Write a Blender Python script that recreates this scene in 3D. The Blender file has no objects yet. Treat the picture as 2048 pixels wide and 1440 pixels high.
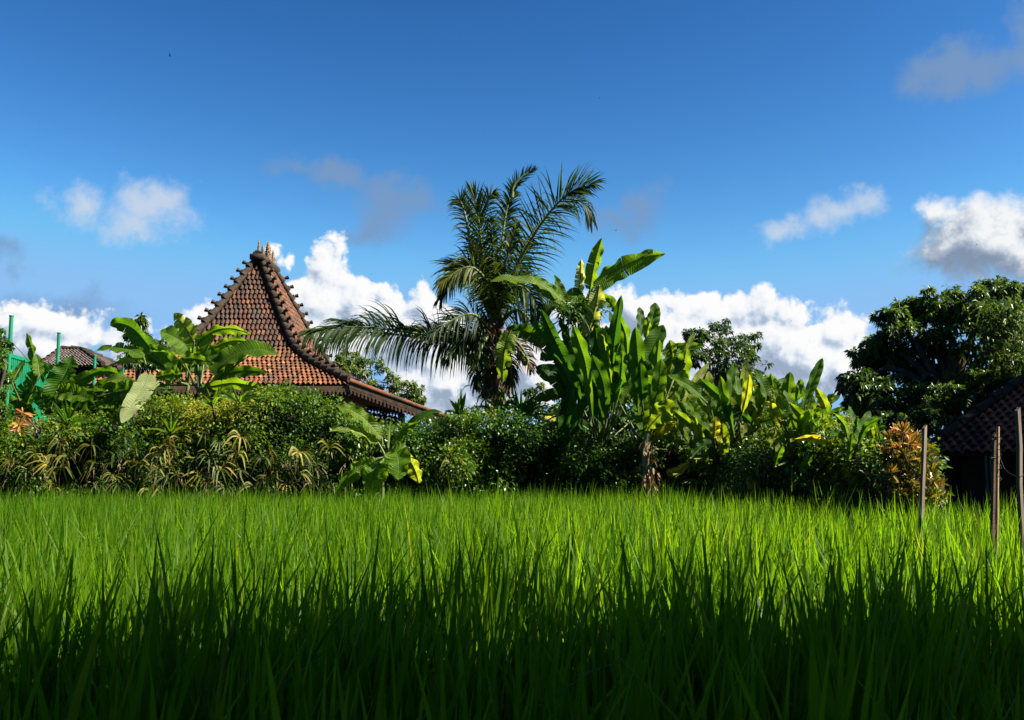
import bpy, math
import numpy as np
from mathutils import Vector
rng = np.random.default_rng(7)
SC = bpy.context.scene
COL = SC.collection

# ------------------------------------------------------------------ camera
CAMZ = 1.25
PITCH = math.atan(220/2000)
cam = bpy.data.cameras.new('camera'); camo = bpy.data.objects.new('camera', cam); COL.objects.link(camo)
cam.lens = 36*2000/2048; cam.sensor_width = 36; cam.clip_start = .05; cam.clip_end = 3000
camo.location = (0, 0, CAMZ); camo.rotation_euler = (math.pi/2+PITCH, 0, 0)
cam.dof.use_dof = True; cam.dof.focus_distance = 15; cam.dof.aperture_fstop = 20
SC.camera = camo

# ------------------------------------------------------------------ light
SUN = Vector((.73, -.20, .655)).normalized()          # direction towards the sun
SUN_EL = math.asin(SUN.z); SUN_AZ = math.atan2(SUN.x, SUN.y)
sl = bpy.data.lights.new('sun', 'SUN'); slo = bpy.data.objects.new('sun', sl); COL.objects.link(slo)
sl.energy = 5.0; sl.angle = math.radians(.53); sl.color = (1, .93, .80)
slo.rotation_euler = SUN.to_track_quat('Z', 'Y').to_euler()
SC.view_settings.view_transform = 'Standard'; SC.view_settings.look = 'None'
SC.view_settings.exposure = 1.9; SC.view_settings.gamma = 1
SC.cycles.max_bounces = 6; SC.cycles.diffuse_bounces = 3; SC.cycles.glossy_bounces = 2
SC.cycles.transmission_bounces = 4; SC.cycles.transparent_max_bounces = 4
SC.cycles.sample_clamp_indirect = 4; SC.cycles.caustics_reflective = False; SC.cycles.caustics_refractive = False

def ray(px, py):
    dx, dy = (px-1024)/2000, (720-py)/2000
    c, s = math.cos(PITCH), math.sin(PITCH)
    return np.array([dx, c-dy*s, s+dy*c])
def at(px, py, Y):
    r = ray(px, py); return np.array([0, 0, CAMZ])+r*(Y/r[1])

# ------------------------------------------------------------------ world: Nishita sky with clouds at infinity
W = bpy.data.worlds.new('World'); SC.world = W; W.use_nodes = True
NT = W.node_tree; NT.nodes.clear()
class NB:
    def __init__(s, nt): s.nt = nt
    def n(s, t, **k):
        o = s.nt.nodes.new(t)
        for a, b in k.items(): setattr(o, a, b)
        return o
    def put(s, sock, v):
        if hasattr(v, 'links'): s.nt.links.new(v, sock)
        else: sock.default_value = v
    def m(s, op, a, b=None, c=None, clamp=False):
        o = s.n('ShaderNodeMath', operation=op, use_clamp=clamp); s.put(o.inputs[0], a)
        if b is not None: s.put(o.inputs[1], b)
        if c is not None: s.put(o.inputs[2], c)
        return o.outputs[0]
    def v(s, op, a, b=None, scale=None):
        o = s.n('ShaderNodeVectorMath', operation=op); s.put(o.inputs[0], a)
        if b is not None: s.put(o.inputs[1], b)
        if scale is not None: s.put(o.inputs['Scale'], scale)
        return o.outputs['Value' if op in ('LENGTH', 'DOT_PRODUCT') else 'Vector']
    def smooth(s, x, lo, hi, a=0., b=1.):
        o = s.n('ShaderNodeMapRange', interpolation_type='SMOOTHSTEP'); s.put(o.inputs[0], x)
        o.inputs[1].default_value = lo; o.inputs[2].default_value = hi; o.inputs[3].default_value = a; o.inputs[4].default_value = b
        return o.outputs[0]
    def noise(s, vec, scale, detail=4, rough=.55, col=False, dist=0.):
        o = s.n('ShaderNodeTexNoise'); s.put(o.inputs['Vector'], vec); o.inputs['Scale'].default_value = scale
        o.inputs['Detail'].default_value = detail; o.inputs['Roughness'].default_value = rough; o.inputs['Distortion'].default_value = dist
        return o.outputs['Color' if col else 'Fac']
    def voro(s, vec, scale, feat='SMOOTH_F1', sm=.35):
        o = s.n('ShaderNodeTexVoronoi', feature=feat); s.put(o.inputs['Vector'], vec); o.inputs['Scale'].default_value = scale
        if feat == 'SMOOTH_F1': o.inputs['Smoothness'].default_value = sm
        return o.outputs['Distance']
    def mix(s, f, a, b, typ='MIX'):
        o = s.n('ShaderNodeMix', data_type='RGBA', blend_type=typ); s.put(o.inputs[0], f); s.put(o.inputs[6], a); s.put(o.inputs[7], b)
        return o.outputs[2]
    def ramp(s, f, stops, interp='LINEAR'):
        o = s.n('ShaderNodeValToRGB'); s.put(o.inputs[0], f); o.color_ramp.interpolation = interp
        e = o.color_ramp.elements
        while len(e) < len(stops): e.new(.5)
        for i, (p, c) in enumerate(stops): e[i].position = p; e[i].color = (*c, 1)
        return o.outputs[0]

def sky_pt(px, py):                                   # azimuth, elevation in units of 0.05 rad
    d = ray(px, py); d = d/np.linalg.norm(d)
    return math.atan2(d[0], d[1])*20, math.asin(d[2])*20
CUM = [(655,550,56,84),(650,508,40,40),(910,770,140,90),(600,600,50,50),(100,650,120,44),(250,680,90,44),(20,640,60,40),(430,680,80,80),(340,720,120,60),(1050,740,120,90),(560,640,60,60),(640,610,75,75),(715,610,70,60),(775,630,70,50),(848,610,38,52),(880,650,60,60),(820,680,120,70),(640,700,120,80),
       (975,760,150,90),(550,500,16,14),(576,533,24,26),(30,655,50,34),(190,672,70,34),(80,700,120,40),(300,700,60,36),(395,650,40,42),(440,700,60,50),
       (1240,600,48,42),(1290,640,60,60),(1395,612,80,46),(1350,690,120,80),(1500,620,100,52),(1590,640,80,42),(1670,670,80,48),(1560,710,160,90),(1690,740,100,70),
       (1200,720,160,90),(1150,640,70,50)]
CUM2 = [(1990,480,120,90),(2030,500,80,60),(1960,500,110,56),(1850,500,44,40),(1935,470,95,66),(2010,420,66,42),(1990,520,90,46),(1880,510,60,34),(1870,425,34,26),(2080,440,60,60)]
SOFTC = [(320,415,68,44),(290,452,75,30),(150,405,34,44),(1690,415,72,36),(1640,435,50,24),(1740,405,36,22),(1575,465,48,22)]
GREY = [(680,362,58,42),(770,420,62,52),(740,455,60,34),(1290,412,48,36),(1240,440,50,24),(1930,140,90,52),(2030,110,70,36),(130,618,100,26),(20,500,30,22),(2060,40,40,30),(600,340,40,20),(820,390,50,30),(1860,180,50,24)]
def field_group(name, blobs, sm):
    g = bpy.data.node_groups.new(name, 'ShaderNodeTree')
    g.interface.new_socket('Vector', in_out='INPUT', socket_type='NodeSocketVector')
    g.interface.new_socket('Value', in_out='OUTPUT', socket_type='NodeSocketFloat')
    b = NB(g); gi = b.n('NodeGroupInput'); go = b.n('NodeGroupOutput'); p = gi.outputs[0]; acc = None
    q0 = p if name.startswith('cumulus') else b.v('ADD', p, b.v('SCALE', b.v('SUBTRACT', b.noise(p, .9, 5, .6, True), (.5, .5, .5)), scale=1.5))
    for (x, y, rx, ry) in blobs:
        a, e = sky_pt(x, y)
        d = b.v('MULTIPLY', b.v('SUBTRACT', q0, (a, e, 0)), (100/rx, 100/ry, 0))
        f = b.m('MULTIPLY', b.m('SUBTRACT', 1., b.v('LENGTH', d)), min(rx, ry)/60.)
        acc = f if acc is None else b.m('SMOOTH_MAX', acc, f, sm)
    if name.startswith('cumulus'):
        w = b.v('ADD', p, b.v('SCALE', b.v('SUBTRACT', b.noise(p, 1.6, 3, .5, True), (.5, .5, .5)), scale=.35))
        for sc, am in ((1.7, .62), (3.6, .34), (8., .17), (17., .09)):
            acc = b.m('ADD', acc, b.m('MULTIPLY', b.m('SUBTRACT', .42, b.voro(w, sc)), am))
        acc = b.m('ADD', acc, b.m('MULTIPLY', b.m('SUBTRACT', b.noise(p, 6, 6, .6), .5), .26)); acc = b.m('ADD', acc, .10)
    else:
        acc = b.m('ADD', acc, b.m('MULTIPLY', b.m('SUBTRACT', b.noise(p, 1.1, 8, .6, dist=.3), .5), 1.3)); acc = b.m('ADD', acc, .22)
    g.links.new(acc, go.inputs[0]); return g
B = NB(NT)
tc = B.n('ShaderNodeTexCoord'); sp = B.n('ShaderNodeSeparateXYZ'); NT.links.new(tc.outputs['Generated'], sp.inputs[0])
az = B.m('MULTIPLY', B.m('ARCTAN2', sp.outputs[0], sp.outputs[1]), 20.)
el = B.m('MULTIPLY', B.m('ARCSINE', sp.outputs[2]), 20.)
cb = B.n('ShaderNodeCombineXYZ'); NT.links.new(az, cb.inputs[0]); NT.links.new(el, cb.inputs[1]); P0 = cb.outputs[0]
def ev(g, p):
    o = B.n('ShaderNodeGroup'); o.node_tree = g; NT.links.new(p, o.inputs[0]); return o.outputs[0]
sky = B.n('ShaderNodeTexSky', sky_type='NISHITA', sun_disc=False)
sky.sun_elevation = SUN_EL; sky.sun_rotation = SUN_AZ; sky.air_density = 1.0; sky.dust_density = .4; sky.ozone_density = 3.0
hs = B.n('ShaderNodeHueSaturation'); NT.links.new(sky.outputs[0], hs.inputs['Color']); hs.inputs['Saturation'].default_value = 1.18; hs.inputs['Value'].default_value = 1
SKY_S = .10; EXPK = 2**-1.9
gm = B.n('ShaderNodeGamma'); NT.links.new(hs.outputs[0], gm.inputs[0]); gm.inputs[1].default_value = 1.5
skm = B.v('MULTIPLY', gm.outputs[0], tuple(k*SKY_S*SKY_S for k in (3.3, 3.5, 3.1)))
sep = B.n('ShaderNodeSeparateXYZ'); NT.links.new(skm, sep.inputs[0]); cmb = B.n('ShaderNodeCombineXYZ')
for q, (t_, m0, e_, lim) in enumerate(((.083, .036, 1.4, .27), (.305, .1225, 1.3, .53), (.68, .2745, 1.2, .90))):
    o_ = B.m('SMOOTH_MIN', B.m('MULTIPLY', B.m('POWER', B.m('MAXIMUM', sep.outputs[q], 1e-5), e_), t_/m0**e_), lim, .12)
    NT.links.new(B.m('MULTIPLY', o_, EXPK/SKY_S), cmb.inputs[q])
skc = cmb.outputs[0]
bg = B.n('ShaderNodeBackground'); NT.links.new(skc, bg.inputs[0]); bg.inputs[1].default_value = SKY_S
gc = field_group('cumulus', CUM, .12); gc2 = field_group('cumulus_right', CUM2, .3); gs = field_group('soft', SOFTC, .3); gg = field_group('grey', GREY, .3)
F = ev(gc, P0); F2 = ev(gc, B.v('ADD', P0, (.13, .17, 0)))
alpha = B.smooth(F, .0, .26)
lit = B.m('MULTIPLY', B.m('SUBTRACT', F, F2), 1.5)
big = B.m('MULTIPLY', B.m('SUBTRACT', B.noise(P0, .55, 4, .55), .5), 1.5)
low = B.smooth(el, 3.0, 8.5, -.30, .16)
thick = B.smooth(F, .3, 1.3, .15, -.22)
ccol = B.ramp(B.m('ADD', B.m('ADD', B.m('ADD', .80, lit), B.m('ADD', big, low)), thick, clamp=True),
              [(0, (.34, .42, .56)), (.35, (.56, .66, .80)), (.62, (.86, .90, .96)), (1, (1.0, 1.0, 1.0))])
bc = B.n('ShaderNodeBackground'); NT.links.new(ccol, bc.inputs[0]); bc.inputs[1].default_value = .98*EXPK
bs = B.n('ShaderNodeBackground'); bs.inputs[0].default_value = (.66, .76, .90, 1); bs.inputs[1].default_value = .9*EXPK
bgr = B.n('ShaderNodeBackground'); bgr.inputs[0].default_value = (.22, .36, .60, 1); bgr.inputs[1].default_value = .9*EXPK
def mixsh(f, a, b):
    o = B.n('ShaderNodeMixShader'); NT.links.new(f, o.inputs[0]); NT.links.new(a, o.inputs[1]); NT.links.new(b, o.inputs[2]); return o.outputs[0]
s1 = mixsh(B.smooth(ev(gg, P0), -.1, .8, 0, .85), bg.outputs[0], bgr.outputs[0])
s2 = mixsh(B.smooth(ev(gs, P0), 0, .75, 0, .85), s1, bs.outputs[0])
Fr = ev(gc2, P0); Fr2 = ev(gc2, B.v('ADD', P0, (.2, .3, 0)))
cr2 = B.ramp(B.m('ADD', B.m('ADD', .42, B.m('MULTIPLY', B.m('SUBTRACT', Fr, Fr2), 1.1)), B.m('MULTIPLY', B.m('SUBTRACT', B.noise(P0, .9, 5, .6), .5), 1.2), clamp=True),
             [(0, (.24, .31, .43)), (.4, (.42, .49, .60)), (.75, (.78, .82, .88)), (1, (.98, .98, .98))])
bc2 = B.n('ShaderNodeBackground'); NT.links.new(cr2, bc2.inputs[0]); bc2.inputs[1].default_value = .95*EXPK
s2 = mixsh(B.smooth(Fr, -.15, .6, 0, .97), s2, bc2.outputs[0])
s3 = mixsh(alpha, s2, bc.outputs[0])
wo = B.n('ShaderNodeOutputWorld'); NT.links.new(s3, wo.inputs[0])
W.cycles.sampling_method = 'MANUAL'; W.cycles.sample_map_resolution = 512

# ------------------------------------------------------------------ mesh collector
class MB:
    def __init__(s): s.V = []; s.F = []; s.T = []; s.n = 0
    def add(s, v, f, t):
        v = np.asarray(v, float).reshape(-1, 3); f = np.asarray(f, int); t = np.asarray(t, float)
        if t.ndim == 1: t = np.tile(t, (len(v), 1))
        if f.shape[1] == 3: f = np.concatenate([f, -np.ones((len(f), 1), int)-s.n], 1)
        s.V.append(v); s.F.append(f+s.n); s.T.append(t); s.n += len(v)
    def build(s, name, mat, parent=None, smooth=True, **tg):
        V = np.concatenate(s.V); F = np.concatenate(s.F); T = np.concatenate(s.T)
        me = bpy.data.meshes.new(name); me.vertices.add(len(V)); 
        q = parent
        while q is not None: V = V-np.array(q.location); q = q.parent
        me.vertices.foreach_set('co', V.astype(np.float32).ravel())
        tri = F[:, 3] < 0; ln = np.where(tri, 3, 4); flat = F[F >= 0]
        me.loops.add(len(flat)); me.loops.foreach_set('vertex_index', flat.astype(np.int32))
        me.polygons.add(len(F)); me.polygons.foreach_set('loop_start', np.concatenate([[0], np.cumsum(ln)[:-1]]).astype(np.int32))
        me.polygons.foreach_set('loop_total', ln.astype(np.int32))
        me.polygons.foreach_set('use_smooth', np.full(len(F), smooth))
        a = me.attributes.new('tint', 'FLOAT_COLOR', 'POINT')
        a.data.foreach_set('color', np.concatenate([T[:, :3], np.ones((len(T), 1))], 1).astype(np.float32).ravel())
        me.update(calc_edges=True)
        me.materials.append(mat)
        o = bpy.data.objects.new(name, me); COL.objects.link(o)
        if parent is not None: o.parent = parent
        tag(o, **tg); return o
def tag(o, label=None, cat=None, group=None, kind=None):
    if label: o['label'] = label
    if cat: o['category'] = cat
    if group: o['group'] = group
    if kind: o['kind'] = kind
    return o
def thing(name, loc, label, cat, group=None):
    o = bpy.data.objects.new(name, None); COL.objects.link(o); o.location = tuple(float(x) for x in loc); o.empty_display_size = .1
    return tag(o, label, cat, group)
def nrm(v):
    v = np.asarray(v, float); return v/np.maximum(np.linalg.norm(v, axis=-1, keepdims=True), 1e-9)
def spline(pts, n):
    p = np.asarray(pts, float)
    if len(p) == 2: return p[0]+(p[1]-p[0])*np.linspace(0, 1, n)[:, None]
    q = np.concatenate([[2*p[0]-p[1]], p, [2*p[-1]-p[-2]]]); u = np.linspace(0, len(p)-1-1e-6, n); i = u.astype(int); t = (u-i)[:, None]
    a, b, c, d = q[i], q[i+1], q[i+2], q[i+3]
    return .5*((2*b)+(-a+c)*t+(2*a-5*b+4*c-d)*t*t+(-a+3*b-3*c+d)*t**3)
def tube(mb, pts, rad, sides=6, t=(.5, .5, 0), n=None, caps=True):
    p = spline(pts, n) if n else np.asarray(pts, float); N = len(p); r = np.interp(np.linspace(0, 1, N), np.linspace(0, 1, len(np.atleast_1d(rad))), np.atleast_1d(rad))
    T = nrm(np.gradient(p, axis=0)); ref = np.array([0, 0, 1.]) if abs(T[:, 2]).mean() < .8 else np.array([0, 1., 0])
    A = nrm(np.cross(T, ref)); Bv = np.cross(T, A); an = np.linspace(0, 2*math.pi, sides, endpoint=False)
    v = p[:, None]+r[:, None, None]*(A[:, None]*np.cos(an)[None, :, None]+Bv[:, None]*np.sin(an)[None, :, None])
    i, j = np.meshgrid(np.arange(N-1), np.arange(sides), indexing='ij'); j2 = (j+1) % sides
    f = np.stack([i*sides+j, i*sides+j2, (i+1)*sides+j2, (i+1)*sides+j], -1).reshape(-1, 4)
    tt = np.zeros((N*sides, 3)); tt[:] = t; tt[:, 1] = np.repeat(np.linspace(0, 1, N), sides)
    mb.add(v, f, tt)
    if caps:
        for k in (0, N-1):
            c = np.concatenate([v[k], [p[k]]]); mb.add(c, [[a, (a+1) % sides, sides] for a in range(sides)], t)
def box(mb, c, s, t=(.5, .5, 0), ax=None):
    c = np.asarray(c, float); s = np.asarray(s, float)/2
    k = np.array([[-1,-1,-1],[1,-1,-1],[1,1,-1],[-1,1,-1],[-1,-1,1],[1,-1,1],[1,1,1],[-1,1,1]])*s
    if ax is not None: k = k@np.asarray(ax)
    mb.add(c+k, [[0,3,2,1],[4,5,6,7],[0,1,5,4],[1,2,6,5],[2,3,7,6],[3,0,4,7]], t)
def beam(mb, a, b, w, h, t=(.5, .5, 0)):
    a, b = np.asarray(a, float), np.asarray(b, float); d = b-a; L = np.linalg.norm(d); x = d/L
    y = nrm(np.cross([0, 0, 1.], x)) if abs(x[2]) < .95 else np.array([1., 0, 0]); z = np.cross(x, y); box(mb, (a+b)/2, (L, w, h), t, [x, y, z])

def leaves(mb, P, D, L, Wd, R, fold=.18, droop=.25, updir=None, r=None):
    """many small folded leaves: two quads each, bent at the middle"""
    n = len(P); D = nrm(D); L = np.broadcast_to(L, n)[:, None]; Wd = np.broadcast_to(Wd, n)[:, None]
    up = nrm(rng.normal(0, .55, (n, 3))+np.array([0, 0, 1.]) if updir is None else updir)
    S = nrm(np.cross(D, up)); N = np.cross(S, D)
    g = np.array([0, 0, -1.]); mid = P+D*L*.5+N*L*.04; tip = P+D*L*.97+g*L*droop
    a = P; lf = mid-S*Wd*.5+N*Wd*fold; rt = mid+S*Wd*.5+N*Wd*fold
    V = np.stack([a, lf, mid, rt, tip], 1).reshape(-1, 3)
    b = np.arange(n)[:, None]*5
    Fq = np.concatenate([b+[0, 1, 2], b+[0, 2, 3], b+[1, 4, 2], b+[2, 4, 3]])
    t = np.zeros((n, 5, 3)); t[:, :, 0] = np.broadcast_to(R, n)[:, None]; t[:, :, 1] = [0, .5, .5, .5, 1]; t[:, :, 2] = [0, 1, 0, 1, 0]
    mb.add(V, Fq, t.reshape(-1, 3))

# ------------------------------------------------------------------ materials
def new_mat(name):
    m = bpy.data.materials.new(name); m.use_nodes = True; m.node_tree.nodes.clear(); b = NB(m.node_tree); return m, b
def leaf_mat(name, stops, trans=1.6, tmix=.42, rough=.42, stripe=0., rib=None, spot=0., spec=.5, tcol=None):
    m, b = new_mat(name); nt = m.node_tree
    at_ = b.n('ShaderNodeAttribute', attribute_name='tint'); s = b.n('ShaderNodeSeparateColor'); nt.links.new(at_.outputs['Color'], s.inputs[0])
    col = b.ramp(s.outputs[0], stops)
    geo = b.n('ShaderNodeNewGeometry')
    nz = b.noise(geo.outputs['Position'], 3.5, 3)
    col = b.mix(1., col, b.ramp(nz, [(.3, (.75, .78, .75)), (.7, (1.25, 1.2, 1.2))]), 'MULTIPLY')
    if stripe:
        w = b.m('SINE', b.m('MULTIPLY', s.outputs[1], stripe)); w2 = b.noise(b.v('MULTIPLY', at_.outputs['Vector'], (1, stripe*.5, 1)), 1., 2)
        st = b.m('MULTIPLY', b.m('ADD', b.m('MULTIPLY', w, .25), b.m('MULTIPLY', w2, 1.2)), .5)
        col = b.mix(1., col, b.ramp(st, [(.1, (.72, .76, .7)), (.55, (1.22, 1.18, 1.1))]), 'MULTIPLY')
    if spot:
        sp_ = b.noise(geo.outputs['Position'], 9, 5, .65)
        edge = b.m('MULTIPLY', b.m('POWER', s.outputs[2], 3.), .12)
        col = b.mix(b.smooth(b.m('ADD', sp_, edge), (.72-spot*.1), .84-spot*.1), col, (.16, .12, .035, 1))
    if rib: col = b.mix(b.smooth(s.outputs[2], .04, .0), col, (*rib, 1))
    pr = b.n('ShaderNodeBsdfPrincipled'); nt.links.new(col, pr.inputs['Base Color']); pr.inputs['Roughness'].default_value = rough
    pr.inputs['Specular IOR Level'].default_value = spec
    tr = b.n('ShaderNodeBsdfTranslucent'); tcx = b.mix(1., col, tcol or (1.5*trans, 1.25*trans, .55*trans, 1), 'MULTIPLY'); nt.links.new(tcx, tr.inputs[0])
    if stripe:
        bp = b.n('ShaderNodeBump'); bp.inputs['Strength'].default_value = .35; bp.inputs['Distance'].default_value = .01
        nt.links.new(b.m('SINE', b.m('MULTIPLY', s.outputs[1], stripe*1.7)), bp.inputs['Height']); nt.links.new(bp.outputs[0], pr.inputs['Normal'])
    mx = b.n('ShaderNodeMixShader'); mx.inputs[0].default_value = tmix; nt.links.new(pr.outputs[0], mx.inputs[1]); nt.links.new(tr.outputs[0], mx.inputs[2])
    o = b.n('ShaderNodeOutputMaterial'); nt.links.new(mx.outputs[0], o.inputs[0]); return m
def solid_mat(name, stops, scale=6, rough=.8, bump=.3, bdist=.02, stretch=(1, 1, 1), tint=False, stain=None, spec=.3):
    m, b = new_mat(name); nt = m.node_tree; geo = b.n('ShaderNodeTexCoord'); p = b.v('MULTIPLY', geo.outputs['Object'], stretch)
    n = b.noise(p, scale, 6, .6)
    f = n
    if tint:
        a = b.n('ShaderNodeAttribute', attribute_name='tint'); s = b.n('ShaderNodeSeparateColor'); nt.links.new(a.outputs['Color'], s.inputs[0])
        f = b.m('ADD', b.m('MULTIPLY', s.outputs[0], .75), b.m('MULTIPLY', n, .3))
    col = b.ramp(f, stops)
    if stain:
        sn = b.noise(geo.outputs['Object'], stain[0], 6, .65); col = b.mix(b.smooth(sn, stain[1], stain[1]+.12, 0, stain[3] if len(stain) > 3 else .9), col, (*stain[2], 1))
    pr = b.n('ShaderNodeBsdfPrincipled'); nt.links.new(col, pr.inputs['Base Color']); pr.inputs['Roughness'].default_value = rough; pr.inputs['Specular IOR Level'].default_value = spec
    bp = b.n('ShaderNodeBump'); bp.inputs['Strength'].default_value = bump; bp.inputs['Distance'].default_value = bdist
    nt.links.new(b.noise(p, scale*3, 5, .65), bp.inputs['Height']); nt.links.new(bp.outputs[0], pr.inputs['Normal'])
    o = b.n('ShaderNodeOutputMaterial'); nt.links.new(pr.outputs[0], o.inputs[0]); return m
M = {}
G = lambda *a: tuple(a)
M['rice'] = leaf_mat('rice_blade', [(0, (.0212, .0697, .0017)), (.5, (.0497, .1231, .0028)), (.85, (.0776, .1539, .0040)), (.97, (.0782, .1076, .0112)), (1, (.1229, .1076, .0336))], 2.2, .55, .5, rib=None, spec=.15)
M['banana'] = leaf_mat('banana_blade', [(0, (.0160, .0478, .0038)), (.4, (.0351, .0957, .0052)), (.75, (.0765, .1466, .0076)), (.9, (.1211, .1657, .0191)), (1, (.2295, .2677, .1275))], 2.1, .55, .45, 95, (.16, .24, .05), .3, spec=.16)
M['paddle'] = leaf_mat('paddle_blade', [(0, (.0102, .0414, .0038)), (.4, (.0255, .0860, .0052)), (.75, (.0637, .1339, .0076)), (.9, (.1083, .1594, .0128)), (1, (.2932, .2805, .0255))], 2.1, .55, .45, 120, (.13, .20, .05), .15, spec=.14)
M['palm'] = leaf_mat('palm_leaflet', [(0, (.0069, .0200, .0039)), (.5, (.0185, .0416, .0054)), (.8, (.0577, .0755, .0092)), (1, (.1848, .1463, .0154))], 1.7, .40, .5, spec=.14)
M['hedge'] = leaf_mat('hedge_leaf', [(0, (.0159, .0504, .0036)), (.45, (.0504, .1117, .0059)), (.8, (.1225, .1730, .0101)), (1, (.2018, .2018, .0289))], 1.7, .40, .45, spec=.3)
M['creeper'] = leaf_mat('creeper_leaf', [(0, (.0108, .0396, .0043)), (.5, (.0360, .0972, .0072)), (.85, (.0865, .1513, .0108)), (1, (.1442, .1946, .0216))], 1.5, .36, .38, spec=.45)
M['fan'] = leaf_mat('fan_leaf', [(0, (.0115, .0319, .0052)), (.35, (.0383, .0606, .0076)), (.6, (.1275, .1211, .0160)), (.85, (.2295, .1657, .0383)), (1, (.2168, .1403, .0574))], 1.2, .30, .5, spec=.2)
M['tree'] = leaf_mat('tree_leaf', [(0, (.0112, .0358, .0065)), (.5, (.0271, .0678, .0095)), (.85, (.0639, .1196, .0128)), (1, (.0956, .1435, .0160))], 1.4, .30, .40, spec=.4)
M['light_tree'] = leaf_mat('light_tree_leaf', [(0, (.0216, .0541, .0059)), (.5, (.0541, .1082, .0101)), (1, (.1225, .1730, .0216))], 1.5, .42, .45)
M['croton'] = leaf_mat('croton_leaf', [(0, (.0201, .0520, .0079)), (.35, (.0881, .0960, .0120)), (.6, (.3045, .2082, .0320)), (.8, (.3605, .1361, .0320)), (1, (.2242, .0400, .0240))], 1.0, .28, .35, spec=.6)
M['dead'] = leaf_mat('dead_leaf', [(0, (.0333, .0194, .0111)), (.5, (.0887, .0499, .0249)), (1, (.1996, .1275, .0721))], 1.0, .25, .7)
M['stem'] = solid_mat('green_stem', [(.3, (.0333, .0610, .0111)), (.6, (.0832, .1053, .0277)), (.8, (.1220, .1109, .0499))], 5, .5, .2)
M['bark'] = solid_mat('bark', [(.3, (.0277, .0194, .0139)), (.55, (.0721, .0527, .0388)), (.75, (.1331, .1053, .0832))], 8, .9, .6, .03, (1, 1, .3))
M['palebark'] = solid_mat('pale_bark', [(.3, (.0721, .0554, .0444)), (.7, (.1830, .1497, .1220))], 8, .9, .5, .02, (1, 1, .3))
M['dark'] = solid_mat('hedge_gap_shade', [(.3, (.0045, .0055, .0028)), (.7, (.0122, .0133, .0066))], 9, .95, .8, .05)  # near-black colour standing in for the shade in the hedge gaps
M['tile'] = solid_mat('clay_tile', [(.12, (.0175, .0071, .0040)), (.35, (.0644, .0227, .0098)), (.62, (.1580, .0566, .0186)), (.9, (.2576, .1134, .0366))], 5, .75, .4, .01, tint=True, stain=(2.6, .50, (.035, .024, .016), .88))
M['tile2'] = solid_mat('old_tile', [(.12, (.0770, .0222, .0129)), (.5, (.2464, .0616, .0323)), (.9, (.4004, .1109, .0592))], 5, .85, .4, .01, tint=True, stain=(1.5, .5, (.02, .014, .012), .8))
M['cap'] = solid_mat('mossy_ridge', [(.25, (.0110, .0070, .0045)), (.5, (.0274, .0170, .0104)), (.7, (.0424, .0324, .0149)), (.85, (.0698, .0400, .0249))], 9, .9, .7, .02)
M['finial'] = solid_mat('finial_clay', [(.3, (.0931, .0565, .0332)), (.55, (.1996, .1264, .0732)), (.75, (.1464, .1331, .0466))], 14, .9, 1, .03)
M['wood'] = solid_mat('dark_wood', [(.3, (.0249, .0111, .0066)), (.7, (.0721, .0305, .0166))], 5, .6, .4, .01, (1, 1, 6))
M['carved'] = solid_mat('carved_board', [(.3, (.0388, .0249, .0156)), (.7, (.1220, .0776, .0471))], 9, .8, .5, .01)
M['stake'] = solid_mat('stake_wood', [(.3, (.0540, .0406, .0297)), (.7, (.1622, .1297, .1027))], 6, .85, .5, .006, (3, 3, .4))
M['bamboo'] = solid_mat('bamboo', [(.3, (.1708, .1086, .0543)), (.7, (.3570, .2484, .1319))], 6, .5, .3, .004, (3, 3, .4))
M['greenmetal'] = solid_mat('green_sheet', [(.3, (.0033, .1109, .0499)), (.7, (.0055, .1663, .0776))], 3, .45, .15, .005)
M['shingle'] = solid_mat('grey_shingle', [(.15, (.0333, .0249, .0222)), (.5, (.0776, .0610, .0554)), (.9, (.1331, .1053, .0942))], 6, .9, .5, .02, tint=True)
M['wallr'] = solid_mat('dark_planks', [(.3, (.0066, .0055, .0055)), (.7, (.0166, .0133, .0122))], 4, .8, .4, .02, (6, 6, 1))
M['wire'] = solid_mat('wire', [(.3, (.0111, .0111, .0111)), (.7, (.0277, .0277, .0277))], 4, .6, .1)
M['coconut'] = solid_mat('coconut_husk', [(.3, (.0887, .1109, .0166)), (.7, (.1996, .1996, .0444))], 5, .45, .2)
M['bird'] = solid_mat('bird_feathers', [(.3, (.0066, .0061, .0066)), (.7, (.0222, .0194, .0194))], 20, .8, .2)
M['mud'] = solid_mat('paddy_mud', [(.3, (.0100, .0078, .0045)), (.55, (.0222, .0177, .0100)), (.75, (.0166, .0249, .0078))], 1.2, .7, .6, .05)

# ------------------------------------------------------------------ ground
mb = MB(); nn = 60; g = np.concatenate([np.linspace(-900, -40, 12)[:-1], np.linspace(-40, 40, 60), np.linspace(40, 900, 12)[1:]])
gx, gy = np.meshgrid(g, g, indexing='ij'); gz = .02*np.sin(gx*2.1)*np.cos(gy*1.7); k = len(g)
i, j = np.meshgrid(np.arange(k-1), np.arange(k-1), indexing='ij')
mb.add(np.stack([gx, gy, gz], -1), np.stack([i*k+j, (i+1)*k+j, (i+1)*k+j+1, i*k+j+1], -1).reshape(-1, 4), (.5, 0, 0))
mb.build('ground', M['mud'], kind='structure')

# far edge of the paddy
EPX = np.array([-400, 0, 1380, 1600, 1750, 1870, 2600]); EY = np.array([16., 16, 15.8, 12.9, 11, 10.2, 9.2])
def edgeY(px): return np.interp(px, EPX, EY)

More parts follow.
